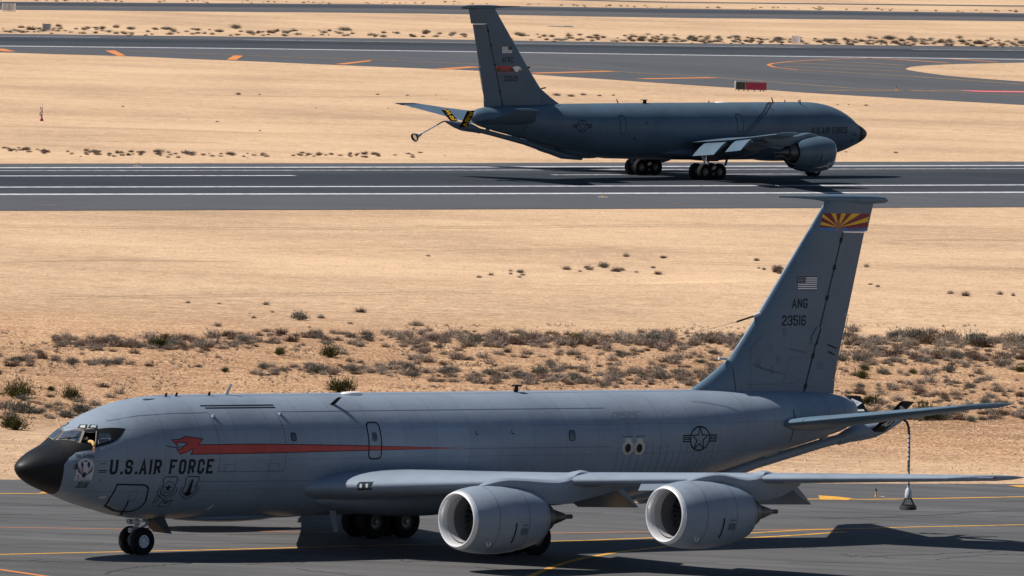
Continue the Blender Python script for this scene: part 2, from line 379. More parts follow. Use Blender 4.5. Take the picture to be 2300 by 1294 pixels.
# old vehicle tracks and scraped bands in the sand
def track(px, w, m, gauge=0.0):
    for off in ((-gauge / 2, gauge / 2) if gauge else (0.0,)):
        pts = []
        for a, b in zip(px[:-1], px[1:]):
            A, B = G(*a), G(*b)
            for k in range(14): pts.append(A.lerp(B, k / 14) + Vector((0, off + random.uniform(-.10, .10), 0)))
        L, Rr = [], []; n = len(pts)
        for i, p in enumerate(pts):
            hw = w * .5 * random.uniform(.55, 1.2) * min(1, .15 + 4 * min(i, n - 1 - i) / n)
            for s_, lst in ((1, L), (-1, Rr)): lst.append((p.x, p.y + s_ * hw, terrain(p.x, p.y + s_ * hw) + .006))
        tag(mesh_obj('vehicle_track', L + Rr, [(i, n + i, n + i + 1, i + 1) for i in range(n - 1)], M[m], None, False), kind='structure')
for px, w, m, g in (([(1450, 588), (1800, 596), (2400, 608)], .6, 'sand_track', 1.9), ([(-100, 672), (500, 664), (1150, 655)], .7, 'sand_track', 1.9), ([(0, 284), (260, 288), (620, 300)], 3.2, 'sand_track', 0), ([(300, 255), (700, 262), (1000, 258)], 2.2, 'sand_pale', 0),
                    ([(420, 214), (800, 218), (1060, 214)], .8, 'sand_track', 2.0), ([(-100, 508), (700, 514), (1500, 506), (2400, 512)], 1.1, 'sand_track', 2.2), ([(300, 566), (900, 560), (1400, 556)], 2.4, 'sand_pale', 0), ([(1200, 640), (1600, 634), (1700, 632)], 3.0, 'sand_pale', 0),
                    ([(1650, 262), (1950, 268), (2400, 278)], 1.6, 'sand_track', 0), ([(1960, 300), (2150, 304), (2400, 300)], 2.2, 'sand_pale', 0), ([(0, 312), (300, 318), (520, 320)], 1.6, 'sand_track', 0), ([(550, 36), (1400, 47), (2300, 60)], 3.5, 'sand_track', 0), ([(100, 48), (500, 53), (900, 60)], 3, 'sand_pale', 0),
                    ([(350, 690), (800, 700), (1200, 705)], .9, 'sand_pale', 0), ([(2000, 540), (2200, 538), (2400, 542)], 1.8, 'sand_track', 0), ([(-50, 590), (250, 584), (560, 588)], 1.6, 'sand_track', 0)):
    track(px, w, m, g)
# near taxiway
taxi = pavement('near_taxiway', [(-900, 1074), (0, 1078), (700, 1081), (1848, 1087), (2300, 1088), (3200, 1090)], [(-900, 1500), (3200, 1500)], 0.02, M['asphalt'], rough=0.35, step=25)
def yl(px, w=0.28, m='line_yellow', up=0.026, **k): return ground_line('taxi_line', px, w, up, M[m], taxi, **k)
yl([(-700, 1268), (0, 1247), (270, 1241), (500, 1236), (800, 1228), (1300, 1216), (1600, 1204), (1800, 1192), (2060, 1185), (2300, 1180), (3000, 1172)], 0.20)
yl([(1195, 1294), (1225, 1281), (1262, 1268), (1310, 1255), (1380, 1243), (1500, 1229), (1640, 1212), (1750, 1206), (1900, 1196)], 0.24)
yl([(1120, 1340), (1195, 1294)], 0.30)
yl([(-700, 1172), (0, 1186), (350, 1191), (700, 1197), (1010, 1198), (1250, 1199), (1900, 1189)], 0.12, 'line_orange')
yl([(-500, 1252), (0, 1281), (110, 1297), (300, 1330)], 0.30, 'line_orange')
yl([(-700, 1116), (0, 1110), (90, 1110), (130, 1104)], 0.22)
ground_poly('paint_patch', [(85, 1110), (105, 1103.5), (150, 1105), (150, 1111)], 0.030, M['line_yellow'], taxi)
yl([(1300, 1132), (1600, 1128), (1840, 1122), (1950, 1123), (2100, 1121), (2300, 1117), (3000, 1106)], 0.26)
ground_poly('paint_patch', [(1838, 1114.5), (1880, 1117), (1915, 1121), (1905, 1125), (1842, 1124)], 0.031, M['line_yellow'], taxi)
ground_poly('paint_patch', [(2265, 1092), (2302, 1090.5), (2400, 1090), (2400, 1095), (2290, 1096)], 0.030, M['line_yellow'], taxi)
# crack seals wander over the old asphalt
crk = MB(); rc = random.Random(3)
def crack(px, w, wob, sub):
    pts = [G(*p) for p in px]; full = []
    for a, b in zip(pts[:-1], pts[1:]):
        for k in range(sub):
            full.append(a.lerp(b, k / sub) + Vector((rc.uniform(-wob, wob), rc.uniform(-wob * 2.2, wob * 2.2), 0)))
    full.append(pts[-1]); n = len(full); L, Rr = ribbon_pts(full, w, 0.0245)
    crk.add(L + Rr, [(i, n + i, n + i + 1, i + 1) for i in range(n - 1)])
for y0, y1 in ((1171, 1163), (1203, 1199), (1224, 1219), (1137, 1128), (1157, 1150), (1262, 1266)):
    x = -300
    while x < 2500:
        x2 = x + rc.uniform(200, 700)
        crack([(x, interp([(0, y0), (2300, y1)], x)), (x2, interp([(0, y0), (2300, y1)], x2))], rc.uniform(0.05, 0.10), 0.03, 12)
        x = x2 + rc.uniform(0, 160)
for px in ([(80, 1262), (160, 1266), (330, 1262)], [(230, 1290), (300, 1276), (370, 1270), (450, 1264), (520, 1256)], [(400, 1262), (520, 1262), (640, 1258)], [(550, 1270), (620, 1262), (680, 1266), (690, 1256)],
           [(660, 1278), (760, 1290), (860, 1300)], [(830, 1258), (900, 1253), (905, 1262), (1000, 1262)], [(1070, 1275), (1150, 1285)], [(1250, 1242), (1320, 1246)], [(1800, 1232), (1860, 1230)],
           [(1890, 1245), (1915, 1252), (1940, 1247), (2010, 1256)], [(1940, 1252), (2150, 1244), (2300, 1236)], [(2100, 1258), (2200, 1248), (2300, 1246)], [(1850, 1166), (2000, 1162), (2300, 1146)], [(0, 1259), (60, 1262), (90, 1258)]):
    crack(px, rc.uniform(0.06, 0.13), 0.10, 9)
tag(crk.build('sealed_cracks', M['crack'], taxi, smooth_=False, flip=False), kind='stuff')

# runway behind
run = pavement('runway', [(0, 368), (1000, 366.5), (2060, 363.5), (2300, 363)], [(0, 473.5), (1000, 470.5), (2300, 465.5)], 0.012, M['asphalt_sh'], rough=0.25)
pavement('runway_surface', [(0, 379), (2300, 375)], [(0, 436), (2300, 432)], 0.016, M['asphalt_run'], parent=run)
pavement('rubber_band', [(0, 391), (2300, 388)], [(0, 416), (2300, 412)], 0.020, M['asphalt_rub'], parent=run, rough=0.8)
def wl_(px, w, m='line_white', par=run, up=0.0245): return ground_line('runway_line', px, w, up, M[m], par)
wl_([(-900, 378.5), (0, 377.6), (1000, 376), (2060, 373), (3200, 370)], 1.3)
wl_([(-900, 385), (0, 384), (1000, 383), (2060, 380), (3200, 377)], 1.1, 'line_faint')
wl_([(-900, 397), (0, 396), (661, 395)], 1.0)
wl_([(1240, 393.5), (1470, 392.5), (1800, 391.5)], 1.0, 'line_faint')
wl_([(-900, 422.5), (0, 421.2), (1000, 419.5), (2060, 416.8), (3200, 413.5)], 1.2)
wl_([(-900, 438.5), (0, 437.3), (1000, 436), (2060, 433.3), (3200, 430)], 1.7)
ground_line('pavement_lip_shadow', [(-900, 475.4), (0, 473.4), (1000, 470.4), (2300, 465.4), (3200, 462)], .5, .0165, M['crack'], run)  # dark ribbon painting the shadow line of the pavement edge step
ground_poly('rust_stain', [(76, 462), (110, 459.5), (140, 462.5), (115, 464.5)], 0.020, M['rust'], run)
ground_poly('rust_stain', [(1492, 458), (1522, 455.5), (1550, 457.5), (1525, 459.5)], 0.020, M['rust'], run)
# upper runway and the wide turn-off beside it
upt = [(0, 76), (900, 87), (1500, 97), (2300, 105)]
upb = [(0, 118), (280, 126), (540, 137), (900, 152), (1060, 158), (1500, 188), (1900, 214), (2300, 236)]
upr = pavement('far_runway', upt, upb, 0.012, M['asphalt_sh'], rough=0.25)
pavement('runway_surface', [(0, 83), (900, 95), (1500, 104), (2300, 113)], [(0, 101), (900, 112), (1500, 121), (2300, 131)], 0.016, M['asphalt_run'], parent=upr)
pavement('rubber_band', [(0, 86), (900, 97), (1500, 106), (2300, 114)], [(0, 92), (900, 102), (1500, 110), (2300, 119)], 0.020, M['asphalt_rub'], parent=upr, rough=0.5)
wl_([(-900, 96), (0, 104), (580, 110), (900, 114.5), (1500, 123.5), (2300, 134), (3200, 147)], 1.9, par=upr)
wl_([(0, 82), (225, 84.8)], 1.2, 'line_faint', upr); wl_([(550, 90), (900, 94.5), (1500, 103.5), (1800, 107)], 1.2, 'line_faint', upr); wl_([(2050, 111.5), (2300, 114)], 1.4, 'line_faint', upr)
for q in ([(-30, 109), (8, 110), (36, 116), (10, 116)], [(236, 114), (258, 113.7), (282, 125.5), (265, 126)], [(509, 134.5), (525, 125), (546, 125.7), (531, 135)], [(751, 144.5), (828, 136), (837, 137.2), (776, 145)]):
    ground_poly('chevron_mark', q, 0.024, M['line_orange'], upr)
for q in ([(985, 156), (1070, 150.5)], [(1195, 165), (1372, 160.5)], [(1440, 177.5), (1602, 175)]):
    ground_line('chevron_mark', q, 1.5, 0.024, M['line_orange'], upr)
def yu(px, w=0.7, m='line_thin'): return ground_line('taxi_line', px, w, 0.0235, M[m], upr)
yu([(280, 115), (900, 137), (1200, 150), (1604, 174), (1917, 199), (2300, 215)], 0.6)
yu([(1960, 130.5), (1850, 134), (1775, 138.5), (1735, 143), (1725, 146.5), (1740, 151.5), (1790, 157.5), (1860, 161)], 0.42, 'line_orange')
yu([(1860, 161), (2050, 172), (2300, 190)], 0.7)
yu([(1765, 141), (1900, 147), (2030, 152)], 0.8); yu([(1760, 150), (1900, 155), (2030, 161)], 0.8); yu([(1840, 137), (1950, 142), (2030, 147)], 0.8)
yu([(1950, 130.5), (2020, 134), (2130, 142)], 1.0, 'line_orange'); yu([(2130, 132), (2240, 140)], 1.0, 'line_orange')
yu([(1850, 203), (2060, 204), (2160, 204.5)], 0.9)
ground_poly('red_band', [(2150, 203), (2300, 205), (2500, 208), (2500, 213), (2300, 208.5), (2190, 207)], 0.0245, M['line_red'], upr)
ground_line('red_band', [(2160, 204.2), (2240, 206.6), (2300, 206.9)], 0.5, 0.028, M['line_white'], upr)
ground_poly('tyre_smear', [(1350, 139), (1700, 158), (2100, 186), (2500, 212), (2500, 222), (2050, 192), (1650, 168), (1400, 152)], 0.018, M['asphalt_mid'], upr)
isl = [(2033, 155), (2045, 151), (2080, 147.5), (2150, 144.5), (2300, 141.5), (2700, 133), (2900, 150), (2900, 238), (2600, 210), (2300, 184), (2200, 177), (2120, 170), (2070, 163), (2040, 158)]
tag(ground_poly('sand_island', isl, 0.028, M['sand'], None), kind='structure')
topw = pavement('farthest_taxiway', [(0, 4), (900, 10), (1500, 19), (2300, 30)], [(0, 22), (900, 30), (1500, 40), (2300, 48)], 0.012, M['asphalt_sh'], rough=0.2)
pavement('rubber_band', [(0, 6), (900, 13), (1500, 22), (2300, 33)], [(0, 12), (900, 19), (1500, 29), (2300, 39)], 0.017, M['asphalt_run'], parent=topw)
ground_line('taxi_line', [(-300, 12), (0, 15), (900, 23), (1500, 33), (2300, 43)], 0.6, 0.022, M['line_thin'], topw)
pavement('perimeter_road', [(1250, -2), (1500, 4), (2300, 12.5)], [(1250, 0.5), (1500, 6.5), (2300, 15)], 0.012, M['asphalt_sh'])

# ------------------------------------------------------------------ aircraft geometry (x aft from the nose, +y port, z up)
ST = [0, .25, .7, 1.4, 2.3, 3.3, 4.6, 6.2, 8.5, 12, 26, 29, 32, 35, 37.5, 39.0, 39.3]
ZT = [3.02, 3.32, 3.58, 3.86, 4.44, 4.90, 5.24, 5.40, 5.42, 5.42, 5.42, 5.41, 5.40, 5.36, 5.25, 4.96, 4.56]
ZB = [3.02, 2.68, 2.43, 2.18, 1.86, 1.60, 1.33, 1.24, 1.23, 1.23, 1.45, 1.80, 2.42, 3.10, 3.63, 4.10, 4.52]
WW = [0, .40, .68, 1.02, 1.29, 1.53, 1.69, 1.80, 1.83, 1.83, 1.83, 1.80, 1.60, 1.20, .77, .36, .02]
SS = [math.sqrt(s) for s in ST]
def slopes(ys):
    n = len(SS); h = [SS[i + 1] - SS[i] for i in range(n - 1)]; d = [(ys[i + 1] - ys[i]) / h[i] for i in range(n - 1)]; m = [0.0] * n
    for i in range(1, n - 1):
        if d[i - 1] * d[i] > 0:
            w1, w2 = 2 * h[i] + h[i - 1], h[i] + 2 * h[i - 1]; m[i] = (w1 + w2) / (w1 / d[i - 1] + w2 / d[i])
    m[0], m[-1] = d[0], d[-1]; return m
SL = [slopes(y) for y in (ZT, ZB, WW)]
def prof(x):
    s = math.sqrt(max(x, 0)); i = min(max(bisect_right(SS, s) - 1, 0), len(SS) - 2); h = SS[i + 1] - SS[i]; t = (s - SS[i]) / h
    o = []
    for ys, m in zip((ZT, ZB, WW), SL):
        o.append(ys[i] * (1 + 2 * t) * (1 - t) ** 2 + h * m[i] * t * (1 - t) ** 2 + ys[i + 1] * t * t * (3 - 2 * t) + h * m[i + 1] * t * t * (t - 1))
    zt, zb, w = o; return zt, zb, w, zt - 0.434 * (zt - zb)
def fus(x, th, off=0.0):
    zt, zb, w, zc = prof(x); s, c = math.sin(th), math.cos(th); b = (zt - zc) if s > 0 else (zc - zb)
    y, z = w * c, zc + b * s
    if off:
        n = Vector((c / max(w, .01), s / max(b, .01))).normalized(); y += n.x * off; z += n.y * off
        x -= off * 0.5 * max(0, 1 - x / 3)
    return (x, y, z)
def th_of(x, z):
    zt, zb, w, zc = prof(x); t = (z - zc) / ((zt - zc) if z > zc else (zc - zb)); return math.asin(max(-0.9995, min(0.9995, t)))
def map_side(side, off):                      # (x, z) on the side of the body
    def f(p):
        q = fus(p[0], th_of(p[0], p[2]), off + p[1]); return (q[0], q[1] * side, q[2])
    return f
def map_th(side, off):                        # (x, angle in degrees)
    def f(p):
        q = fus(p[0], R(p[2] * 30.0), off + p[1]); return (q[0], q[1] * side, q[2])   # angle stored / 30
    return f
def cut_grid(bm, dx, dz):
    xs = [v.co.x for v in bm.verts]; zs = [v.co.z for v in bm.verts]
    for lo, hi, st, no in ((min(xs), max(xs), dx, (1, 0, 0)), (min(zs), max(zs), dz, (0, 0, 1))):
        if not st: continue
        k = math.floor(lo / st) + 1
        while k * st < hi - 1e-4:
            co = (k * st, 0, 0) if no[0] else (0, 0, k * st)
            bmesh.ops.bisect_plane(bm, geom=bm.verts[:] + bm.edges[:] + bm.faces[:], plane_co=co, plane_no=no, dist=1e-5); k += 1
def decal(name, polys, fmap, m, parent, dx=0.5, dz=0.16):
    """polys: list of (verts2d, faces, layer); laid on the surface by fmap"""
    bm = bmesh.new()
    for vs_, fs, lay in polys:
        bv = [bm.verts.new((v[0], lay, v[1])) for v in vs_]
        for f in fs:
            try: bm.faces.new([bv[i] for i in f])
            except ValueError: pass
    cut_grid(bm, dx, dz)
    for v in bm.verts:
        q = fmap(v.co); v.co = (q[0], -q[1], q[2])
    bmesh.ops.triangulate(bm, faces=bm.faces)
    me = bpy.data.meshes.new(name); bm.to_mesh(me); bm.free(); me.materials.append(m); me.shade_smooth()
    o = bpy.data.objects.new(name, me); C.objects.link(o); o.parent = parent; return o
def poly(pts, holes=(), lay=0.0):
    loops = [[Vector((p[0], p[1], 0)) for p in l] for l in [pts] + list(holes)]
    flat = [(v.x, v.y) for l in loops for v in l]
    return (flat, [tuple(t) for t in tessellate_polygon(loops)], lay)
def stroke(pts, w, closed=False, lay=0.0, ext=0.0):
    n = len(pts); P = [Vector(p) for p in pts]; A, B = [], []
    if ext and not closed:
        P[0] = P[0] + (P[0] - P[1]).normalized() * ext; P[-1] = P[-1] + (P[-1] - P[-2]).normalized() * ext
    for i in range(n):
        a = P[(i - 1) % n] if (closed or i > 0) else None; b = P[(i + 1) % n] if (closed or i < n - 1) else None
        d1 = (P[i] - a).normalized() if a is not None else None; d2 = (b - P[i]).normalized() if b is not None else None
        d1 = d1 if d1 is not None else d2; d2 = d2 if d2 is not None else d1
        n1, n2 = Vector((-d1.y, d1.x)), Vector((-d2.y, d2.x)); mm = n1 + n2
        mm = mm.normalized() if mm.length > 1e-6 else n1
        k = w * 0.5 / max(0.45, mm.dot(n1)); A.append(P[i] + mm * k); B.append(P[i] - mm * k)
    fs = [(i, n + i, n + (i + 1) % n, (i + 1) % n) for i in range(n if closed else n - 1)]
    return ([(v.x, v.y) for v in A + B], fs, lay)
def arc(cx, cy, rx, ry, a0, a1, n):
    return [(cx + rx * math.cos(R(a0 + (a1 - a0) * i / n)), cy + ry * math.sin(R(a0 + (a1 - a0) * i / n))) for i in range(n + 1)]
_c, _d = .24, .15
GLY = {'O': [('c', [(_c, 0), (1 - _c, 0), (1, _d), (1, 1 - _d), (1 - _c, 1), (_c, 1), (0, 1 - _d), (0, _d)])],
 'U': [('o', [(0, 1), (0, _d), (_c, 0), (1 - _c, 0), (1, _d), (1, 1)])],
 'S': [('o', [(1, .78), (1, 1 - _d), (1 - _c, 1), (_c, 1), (0, 1 - _d), (0, .62), (_c, .5), (1 - _c, .5), (1, .38), (1, _d), (1 - _c, 0), (_c, 0), (0, _d), (0, .22)])],
 'A': [('o', [(0, 0), (.5, 1), (1, 0)]), ('o', [(.2, .3), (.8, .3)])], 'I': [('o', [(.5, 0), (.5, 1)])], '1': [('o', [(.5, 0), (.5, 1)])],
 'R': [('o', [(0, 0), (0, 1), (1 - _c, 1), (1, 1 - _d), (1, .46 + _d), (1 - _c, .46), (0, .46)]), ('o', [(.5, .46), (1, 0)])],
 'F': [('o', [(1, 1), (0, 1), (0, 0)]), ('o', [(0, .52), (.8, .52)])], 'L': [('o', [(0, 1), (0, 0), (1, 0)])],
 'C': [('o', [(1, .74), (1, 1 - _d), (1 - _c, 1), (_c, 1), (0, 1 - _d), (0, _d), (_c, 0), (1 - _c, 0), (1, _d), (1, .26)])],
 'E': [('o', [(1, 1), (0, 1), (0, 0), (1, 0)]), ('o', [(0, .52), (.8, .52)])], 'N': [('o', [(0, 0), (0, 1)]), ('o', [(0, 1), (1, 0)]), ('o', [(1, 0), (1, 1)])],
 'G': [('o', [(1, .80), (1, 1 - _d), (1 - _c, 1), (_c, 1), (0, 1 - _d), (0, _d), (_c, 0), (1 - _c, 0), (1, _d), (1, .42), (.55, .42)])],
 'Z': [('o', [(0, 1), (1, 1), (0, 0), (1, 0)])], 'W': [('o', [(0, 1), (.25, 0), (.5, .7), (.75, 0), (1, 1)])], 'D': [('c', [(0, 0), (1 - _c, 0), (1, _d), (1, 1 - _d), (1 - _c, 1), (0, 1)])],
 'B': [('o', [(0, .5), (0, 1), (1 - _c, 1), (1, 1 - _d), (1, .5 + _d), (1 - _c, .5), (1, .5 - _d), (1, _d), (1 - _c, 0), (0, 0), (0, .5)]), ('o', [(0, .5), (.7, .5)])],
 'M': [('o', [(0, 0), (0, 1), (.5, .4), (1, 1), (1, 0)])],
 '2': [('o', [(0, .8), (0, 1 - _d), (_c, 1), (1 - _c, 1), (1, 1 - _d), (1, .62), (0, .16), (0, 0), (1, 0)])],
 '3': [('o', [(0, .8), (0, 1 - _d), (_c, 1), (1 - _c, 1), (1, 1 - _d), (1, .5 + _d), (1 - _c, .5), (1, .5 - _d), (1, _d), (1 - _c, 0), (_c, 0), (0, _d), (0, .2)]), ('o', [(.4, .5), (.75, .5)])],
 '5': [('o', [(1, 1), (0, 1), (0, .58), (1 - _c, .58), (1, .58 - _d), (1, _d), (1 - _c, 0), (_c, 0), (0, _d), (0, .2)])],
 '6': [('o', [(1, .8), (1, 1 - _d), (1 - _c, 1), (_c, 1), (0, 1 - _d), (0, _d), (_c, 0), (1 - _c, 0), (1, _d), (1, .54 - _d), (1 - _c, .54), (0, .54)])],
 '9': [('o', [(0, .2), (0, _d), (_c, 0), (1 - _c, 0), (1, _d), (1, 1 - _d), (1 - _c, 1), (_c, 1), (0, 1 - _d), (0, .46 + _d), (_c, .46), (1, .46)])],
 '.': [('dot', None)], '-': [('o', [(.1, .5), (.9, .5)])]}
WID = {'I': .30, '1': .30, '.': .26, ' ': .45, 'M': 1.2, 'W': 1.3}
def text_polys(s, x0, z0, h, cw, sw, gap, direction=1, slant=0.0, length=None, shear=(0, 0), by_glyph=False):
    """block letters drawn with strokes; direction -1 runs towards the nose"""
    tot = sum(WID.get(ch, 1) * cw + gap for ch in s) - gap; k = (length / tot) if length else 1.0
    out = []; x = 0.0; per = []
    for ch in s:
        n_before = len(out)
        w = WID.get(ch, 1) * cw * k
        for i, (kind, pts) in enumerate(GLY.get(ch, [])):
            if kind == 'dot': q = [(0.25 * w, 0), (0.25 * w + sw, 0), (0.25 * w + sw, sw * 1.1), (0.25 * w, sw * 1.1)]; st = (q, [(0, 1, 2, 3)], 0.0)
            else:
                i2 = sw * 0.5; st = stroke([(i2 + p[0] * (w - sw), i2 + p[1] * (h - sw)) for p in pts], sw, kind == 'c', 0.0012 * i, sw * 0.5 if i == 0 else 0.0)
            vs_ = [(x0 + direction * (x + v[0] + slant * v[1]), z0 + v[1] + shear[0] * (x + v[0])) for v in st[0]]
            out.append((vs_, st[1], st[2]))
        if len(out) > n_before: per.append((ch, out[n_before:]))
        x += w + gap * k
    return per if by_glyph else out
def letters(dec, s, args, m, **k):
    lst = text_polys(s, *args, by_glyph=True)
    for ch, pl in lst: dec('letter', pl, m, **k)
def star_pts(cx, cz, r, r2=None, rot=90):
    r2 = r2 or r * 0.382
    return [(cx + (r if i % 2 == 0 else r2) * math.cos(R(rot + 36 * i)), cz + (r if i % 2 == 0 else r2) * math.sin(R(rot + 36 * i))) for i in range(10)]
def foil(c, tau):                             # half thickness of a symmetric section
    c = min(max(c, 0), 1); return 5 * tau * (.2969 * math.sqrt(c) - .126 * c - .3516 * c * c + .2843 * c ** 3 - .1036 * c ** 4)
CH = [0.5 * (1 - math.cos(math.pi * i / 18)) for i in range(19)]
def lerp_t(tab, v):
    return interp(tab, v)
# wing tables by span
W_LE = [(0.0, 10.1), (1.53, 11.34), (3.0, 12.40), (19.0, 25.55), (19.3, 26.3)]
W_TE = [(0.0, 19.7), (1.83, 19.95), (7.4, 20.75), (19.0, 27.3), (19.3, 27.35)]
W_Z = [(0.0, 2.20), (1.83, 2.34), (8.3, 3.02), (13.7, 3.48), (19.3, 3.90)]
W_TAU = [(0.0, .118), (1.83, .115), (8, .108), (19.3, .115)]
def wing_pt(y, c, up):
    le, te, z, tau = (lerp_t(t, y) for t in (W_LE, W_TE, W_Z, W_TAU)); ch = te - le
    h = foil(c, tau) * ch
    return (le + c * ch, y, z + (h * 1.08 if up else -h * 0.98) + 0.006 * ch * math.sin(math.pi * c) + 0.036 * ch * c * c * max(0, 1 - y / 14))
F_LE = [(5.0, 30.4), (5.36, 30.75), (5.75, 31.5), (6.1, 32.05), (6.47, 32.64), (7.2, 33.28), (8.07, 33.99), (12.16, 37.17)]
F_TE = [(5.0, 38.0), (5.15, 38.06), (11.12, 39.42), (12.16, 39.68)]
F_HG = [(5.0, 36.32), (5.17, 36.37), (11.12, 38.05)]
def fin_half(x, z):
    le, te = lerp_t(F_LE, z), lerp_t(F_TE, z); ch = te - le; tau = interp([(5, .085), (8, .10), (12.2, .10)], z)
    return foil((x - le) / ch, tau) * ch
def map_fin(side, off):
    def f(p): return (p[0], side * (fin_half(p[0], p[2]) + off + p[1]), p[2])
    return f

MATS = M
def build_tanker(name, label, pose, livery):
    a, l = axes(pose); pt, bk = pose[3], pose[4]
    ex = Vector((a.x, a.y, pt)).normalized(); ep = Vector((l.x, l.y, bk)); ep = (ep - ex * ep.dot(ex)).normalized(); es = -ep; ez = ex.cross(es)
    root = empty(name, label, 'aircraft')
    org = Vector((pose[0], pose[1], -19 * pt + livery.get('dz', 0)))
    root.matrix_world = Matrix(((ex.x, es.x, ez.x, org.x), (ex.y, es.y, ez.y, org.y), (ex.z, es.z, ez.z, org.z), (0, 0, 0, 1)))
    near = livery['near']; SD = livery['side']
    M = dict(MATS)
    if not near: M['grey'], M['grey_plain'], M['fin_grey_shaded'] = M['far_grey'], M['far_grey_plain'], M['far_fin']
    def gz(x, y):                                       # ground height under a wheel, in body axes
        return 0.05 if near else -((x - 19) * pt + y * bk)
    # ---- fuselage skin
    xs = [8.5 * (i / 46) ** 2 for i in range(1, 47)] + [8.5 + (26 - 8.5) * i / 40 for i in range(1, 41)] + [26 + 13 * i / 40 for i in range(1, 41)] + [39.1, 39.18, 39.24, 39.28, 39.3]
    NR = 96
    open_q = [(2.27, 4.24), (2.56, 4.25), (2.32, 3.82), (1.95, 3.92)] if near else None
    verts = [(0, 0, 3.02)]; faces = []
    for x in xs: verts += [fus(x, 2 * math.pi * k / NR) for k in range(NR)]
    faces += [(0, 1 + (k + 1) % NR, 1 + k) for k in range(NR)]
    for i in range(len(xs) - 1):
        b0, b1 = 1 + i * NR, 1 + (i + 1) * NR
        faces += [(b0 + k, b0 + (k + 1) % NR, b1 + (k + 1) % NR, b1 + k) for k in range(NR)]
    body = mesh_obj('fuselage', verts, faces, M['grey'], root, True, True)
    if open_q:                                          # the open sliding window is a real hole
        bm = bmesh.new(); bm.from_mesh(body.data)
        def near_w(v): return 1.6 < v.co.x < 3.0 and v.co.y < -0.3 and 3.5 < v.co.z < 4.6
        cx = sum(p[0] for p in open_q) / 4; cz = sum(p[1] for p in open_q) / 4
        for i in range(4):
            p, q = open_q[i], open_q[(i + 1) % 4]
            fs = [f for f in bm.faces if any(near_w(v) for v in f.verts)]
            geom = list({e for f in fs for e in f.edges}) + list({v for f in fs for v in f.verts}) + fs
            bmesh.ops.bisect_plane(bm, geom=geom, plane_co=(p[0], 0, p[1]), plane_no=(q[1] - p[1], 0, -(q[0] - p[0])), dist=1e-6)
        def inside(c):
            s = [(open_q[(i + 1) % 4][0] - open_q[i][0]) * (c.z - open_q[i][1]) - (open_q[(i + 1) % 4][1] - open_q[i][1]) * (c.x - open_q[i][0]) for i in range(4)]
            return all(t <= 1e-5 for t in s) or all(t >= -1e-5 for t in s)
        dead = [f for f in bm.faces if f.calc_center_median().y < -0.3 and inside(f.calc_center_median())]
        bmesh.ops.delete(bm, geom=dead, context='FACES'); bm.to_mesh(body.data); bm.free(); body.data.shade_smooth()
        # dark flight deck behind it
        mb = MB(); mb.box((1.55, -0.9, 3.05), (3.3, 1.12, 3.25)); mb.box((3.25, -0.9, 3.05), (3.3, 1.0, 4.45))
        mb.build('flight_deck', M['gear_dark'], body)
    D = lambda nm, polys, m, side=SD, off=0.006, **k: decal(nm, polys, map_side(side, off), M[m], body, **k)
    DT = lambda nm, polys, m, side=SD, off=0.006, **k: decal(nm, [([(p[0], p[1] / 30.0) for p in vs_], fs, ly) for vs_, fs, ly in polys], map_th(side, off), M[m], body, **{**dict(dx=0.12, dz=0.22), **k})
    # ---- radome and anti-glare paint
    rx = [0.0] + [1.2 * (i / 16) ** 2 for i in range(1, 17)]
    vr, fr = [(-0.006, 0, 3.02)], []
    def rad_x(x, t):                                    # its rear edge leans back along top and belly
        return x * (1.02 + 0.22 * abs(math.sin(t)) ** 3)
    for x in rx[1:]: vr += [fus(rad_x(x, 2 * math.pi * k / 64), 2 * math.pi * k / 64, 0.008) for k in range(64)]
    fr += [(0, 1 + (k + 1) % 64, 1 + k) for k in range(64)]
    for i in range(len(rx) - 2): fr += [(1 + i * 64 + k, 1 + i * 64 + (k + 1) % 64, 1 + (i + 1) * 64 + (k + 1) % 64, 1 + (i + 1) * 64 + k) for k in range(64)]
    mesh_obj('radome', vr, fr, M['radome'], body, True, True)
    if near:
        edge = [(1.20, -30), (1.16, -8), (1.24, 9), (1.42, 24), (1.68, 30), (2.18, 22), (2.36, 23), (2.85, 22), (3.11, 24.5), (3.33, 30), (3.55, 37.5), (2.70, 51), (2.32, 62), (1.95, 90)]
    else:
        edge = [(1.45, -88), (1.52, -48), (1.62, -8), (1.66, 14), (1.75, 25), (2.1, 33), (2.38, 40), (2.55, 50), (2.36, 60), (1.95, 90)]
    deg = lambda p: math.degrees(th_of(*p))
    for s_ in (1, -1):
        hole = []
        if near and s_ == 1: hole = [[(p[0], deg(p)) for p in open_q]]
        pg = poly(edge + [(1.12, 90), (1.12, edge[0][1])], hole)
        DT('antiglare_panel', [pg], 'black', s_, 0.005)
        ws = [(1.93, 88), (2.22, 62), (1.90, 47), (1.58, 84)]
        DT('windshield_frame', [poly([(1.96, 89.5), (2.29, 59), (1.93, 42), (1.52, 87)])], 'frame', s_, 0.012)
        DT('windshield', [poly(ws)], 'glass', s_, 0.018)
        DT('windshield', [poly([(1.99, 62), (2.21, 62), (1.91, 48.5), (1.83, 52)])], 'glass_dark', s_, 0.021)
        if not (near and s_ == 1):
            DT('side_window', [poly([(2.27, 56), (2.53, 48), (2.30, 27), (1.95, 43)])], 'glass_dark', s_, 0.014)
        rear = [(2.62, 4.22), (2.93, 4.23), (2.98, 4.05), (2.42, 3.86)]
        DT('side_window', [poly([(p[0], deg(p)) for p in rear])], 'glass_dark', s_, 0.014)
        DT('side_window_frame', [stroke([(p[0], deg(p)) for p in [(2.60, 4.05), (2.86, 4.08), (2.87, 4.00), (2.46, 3.90), (2.50, 4.02)]], 0.022, True)], 'pale', s_, 0.020)
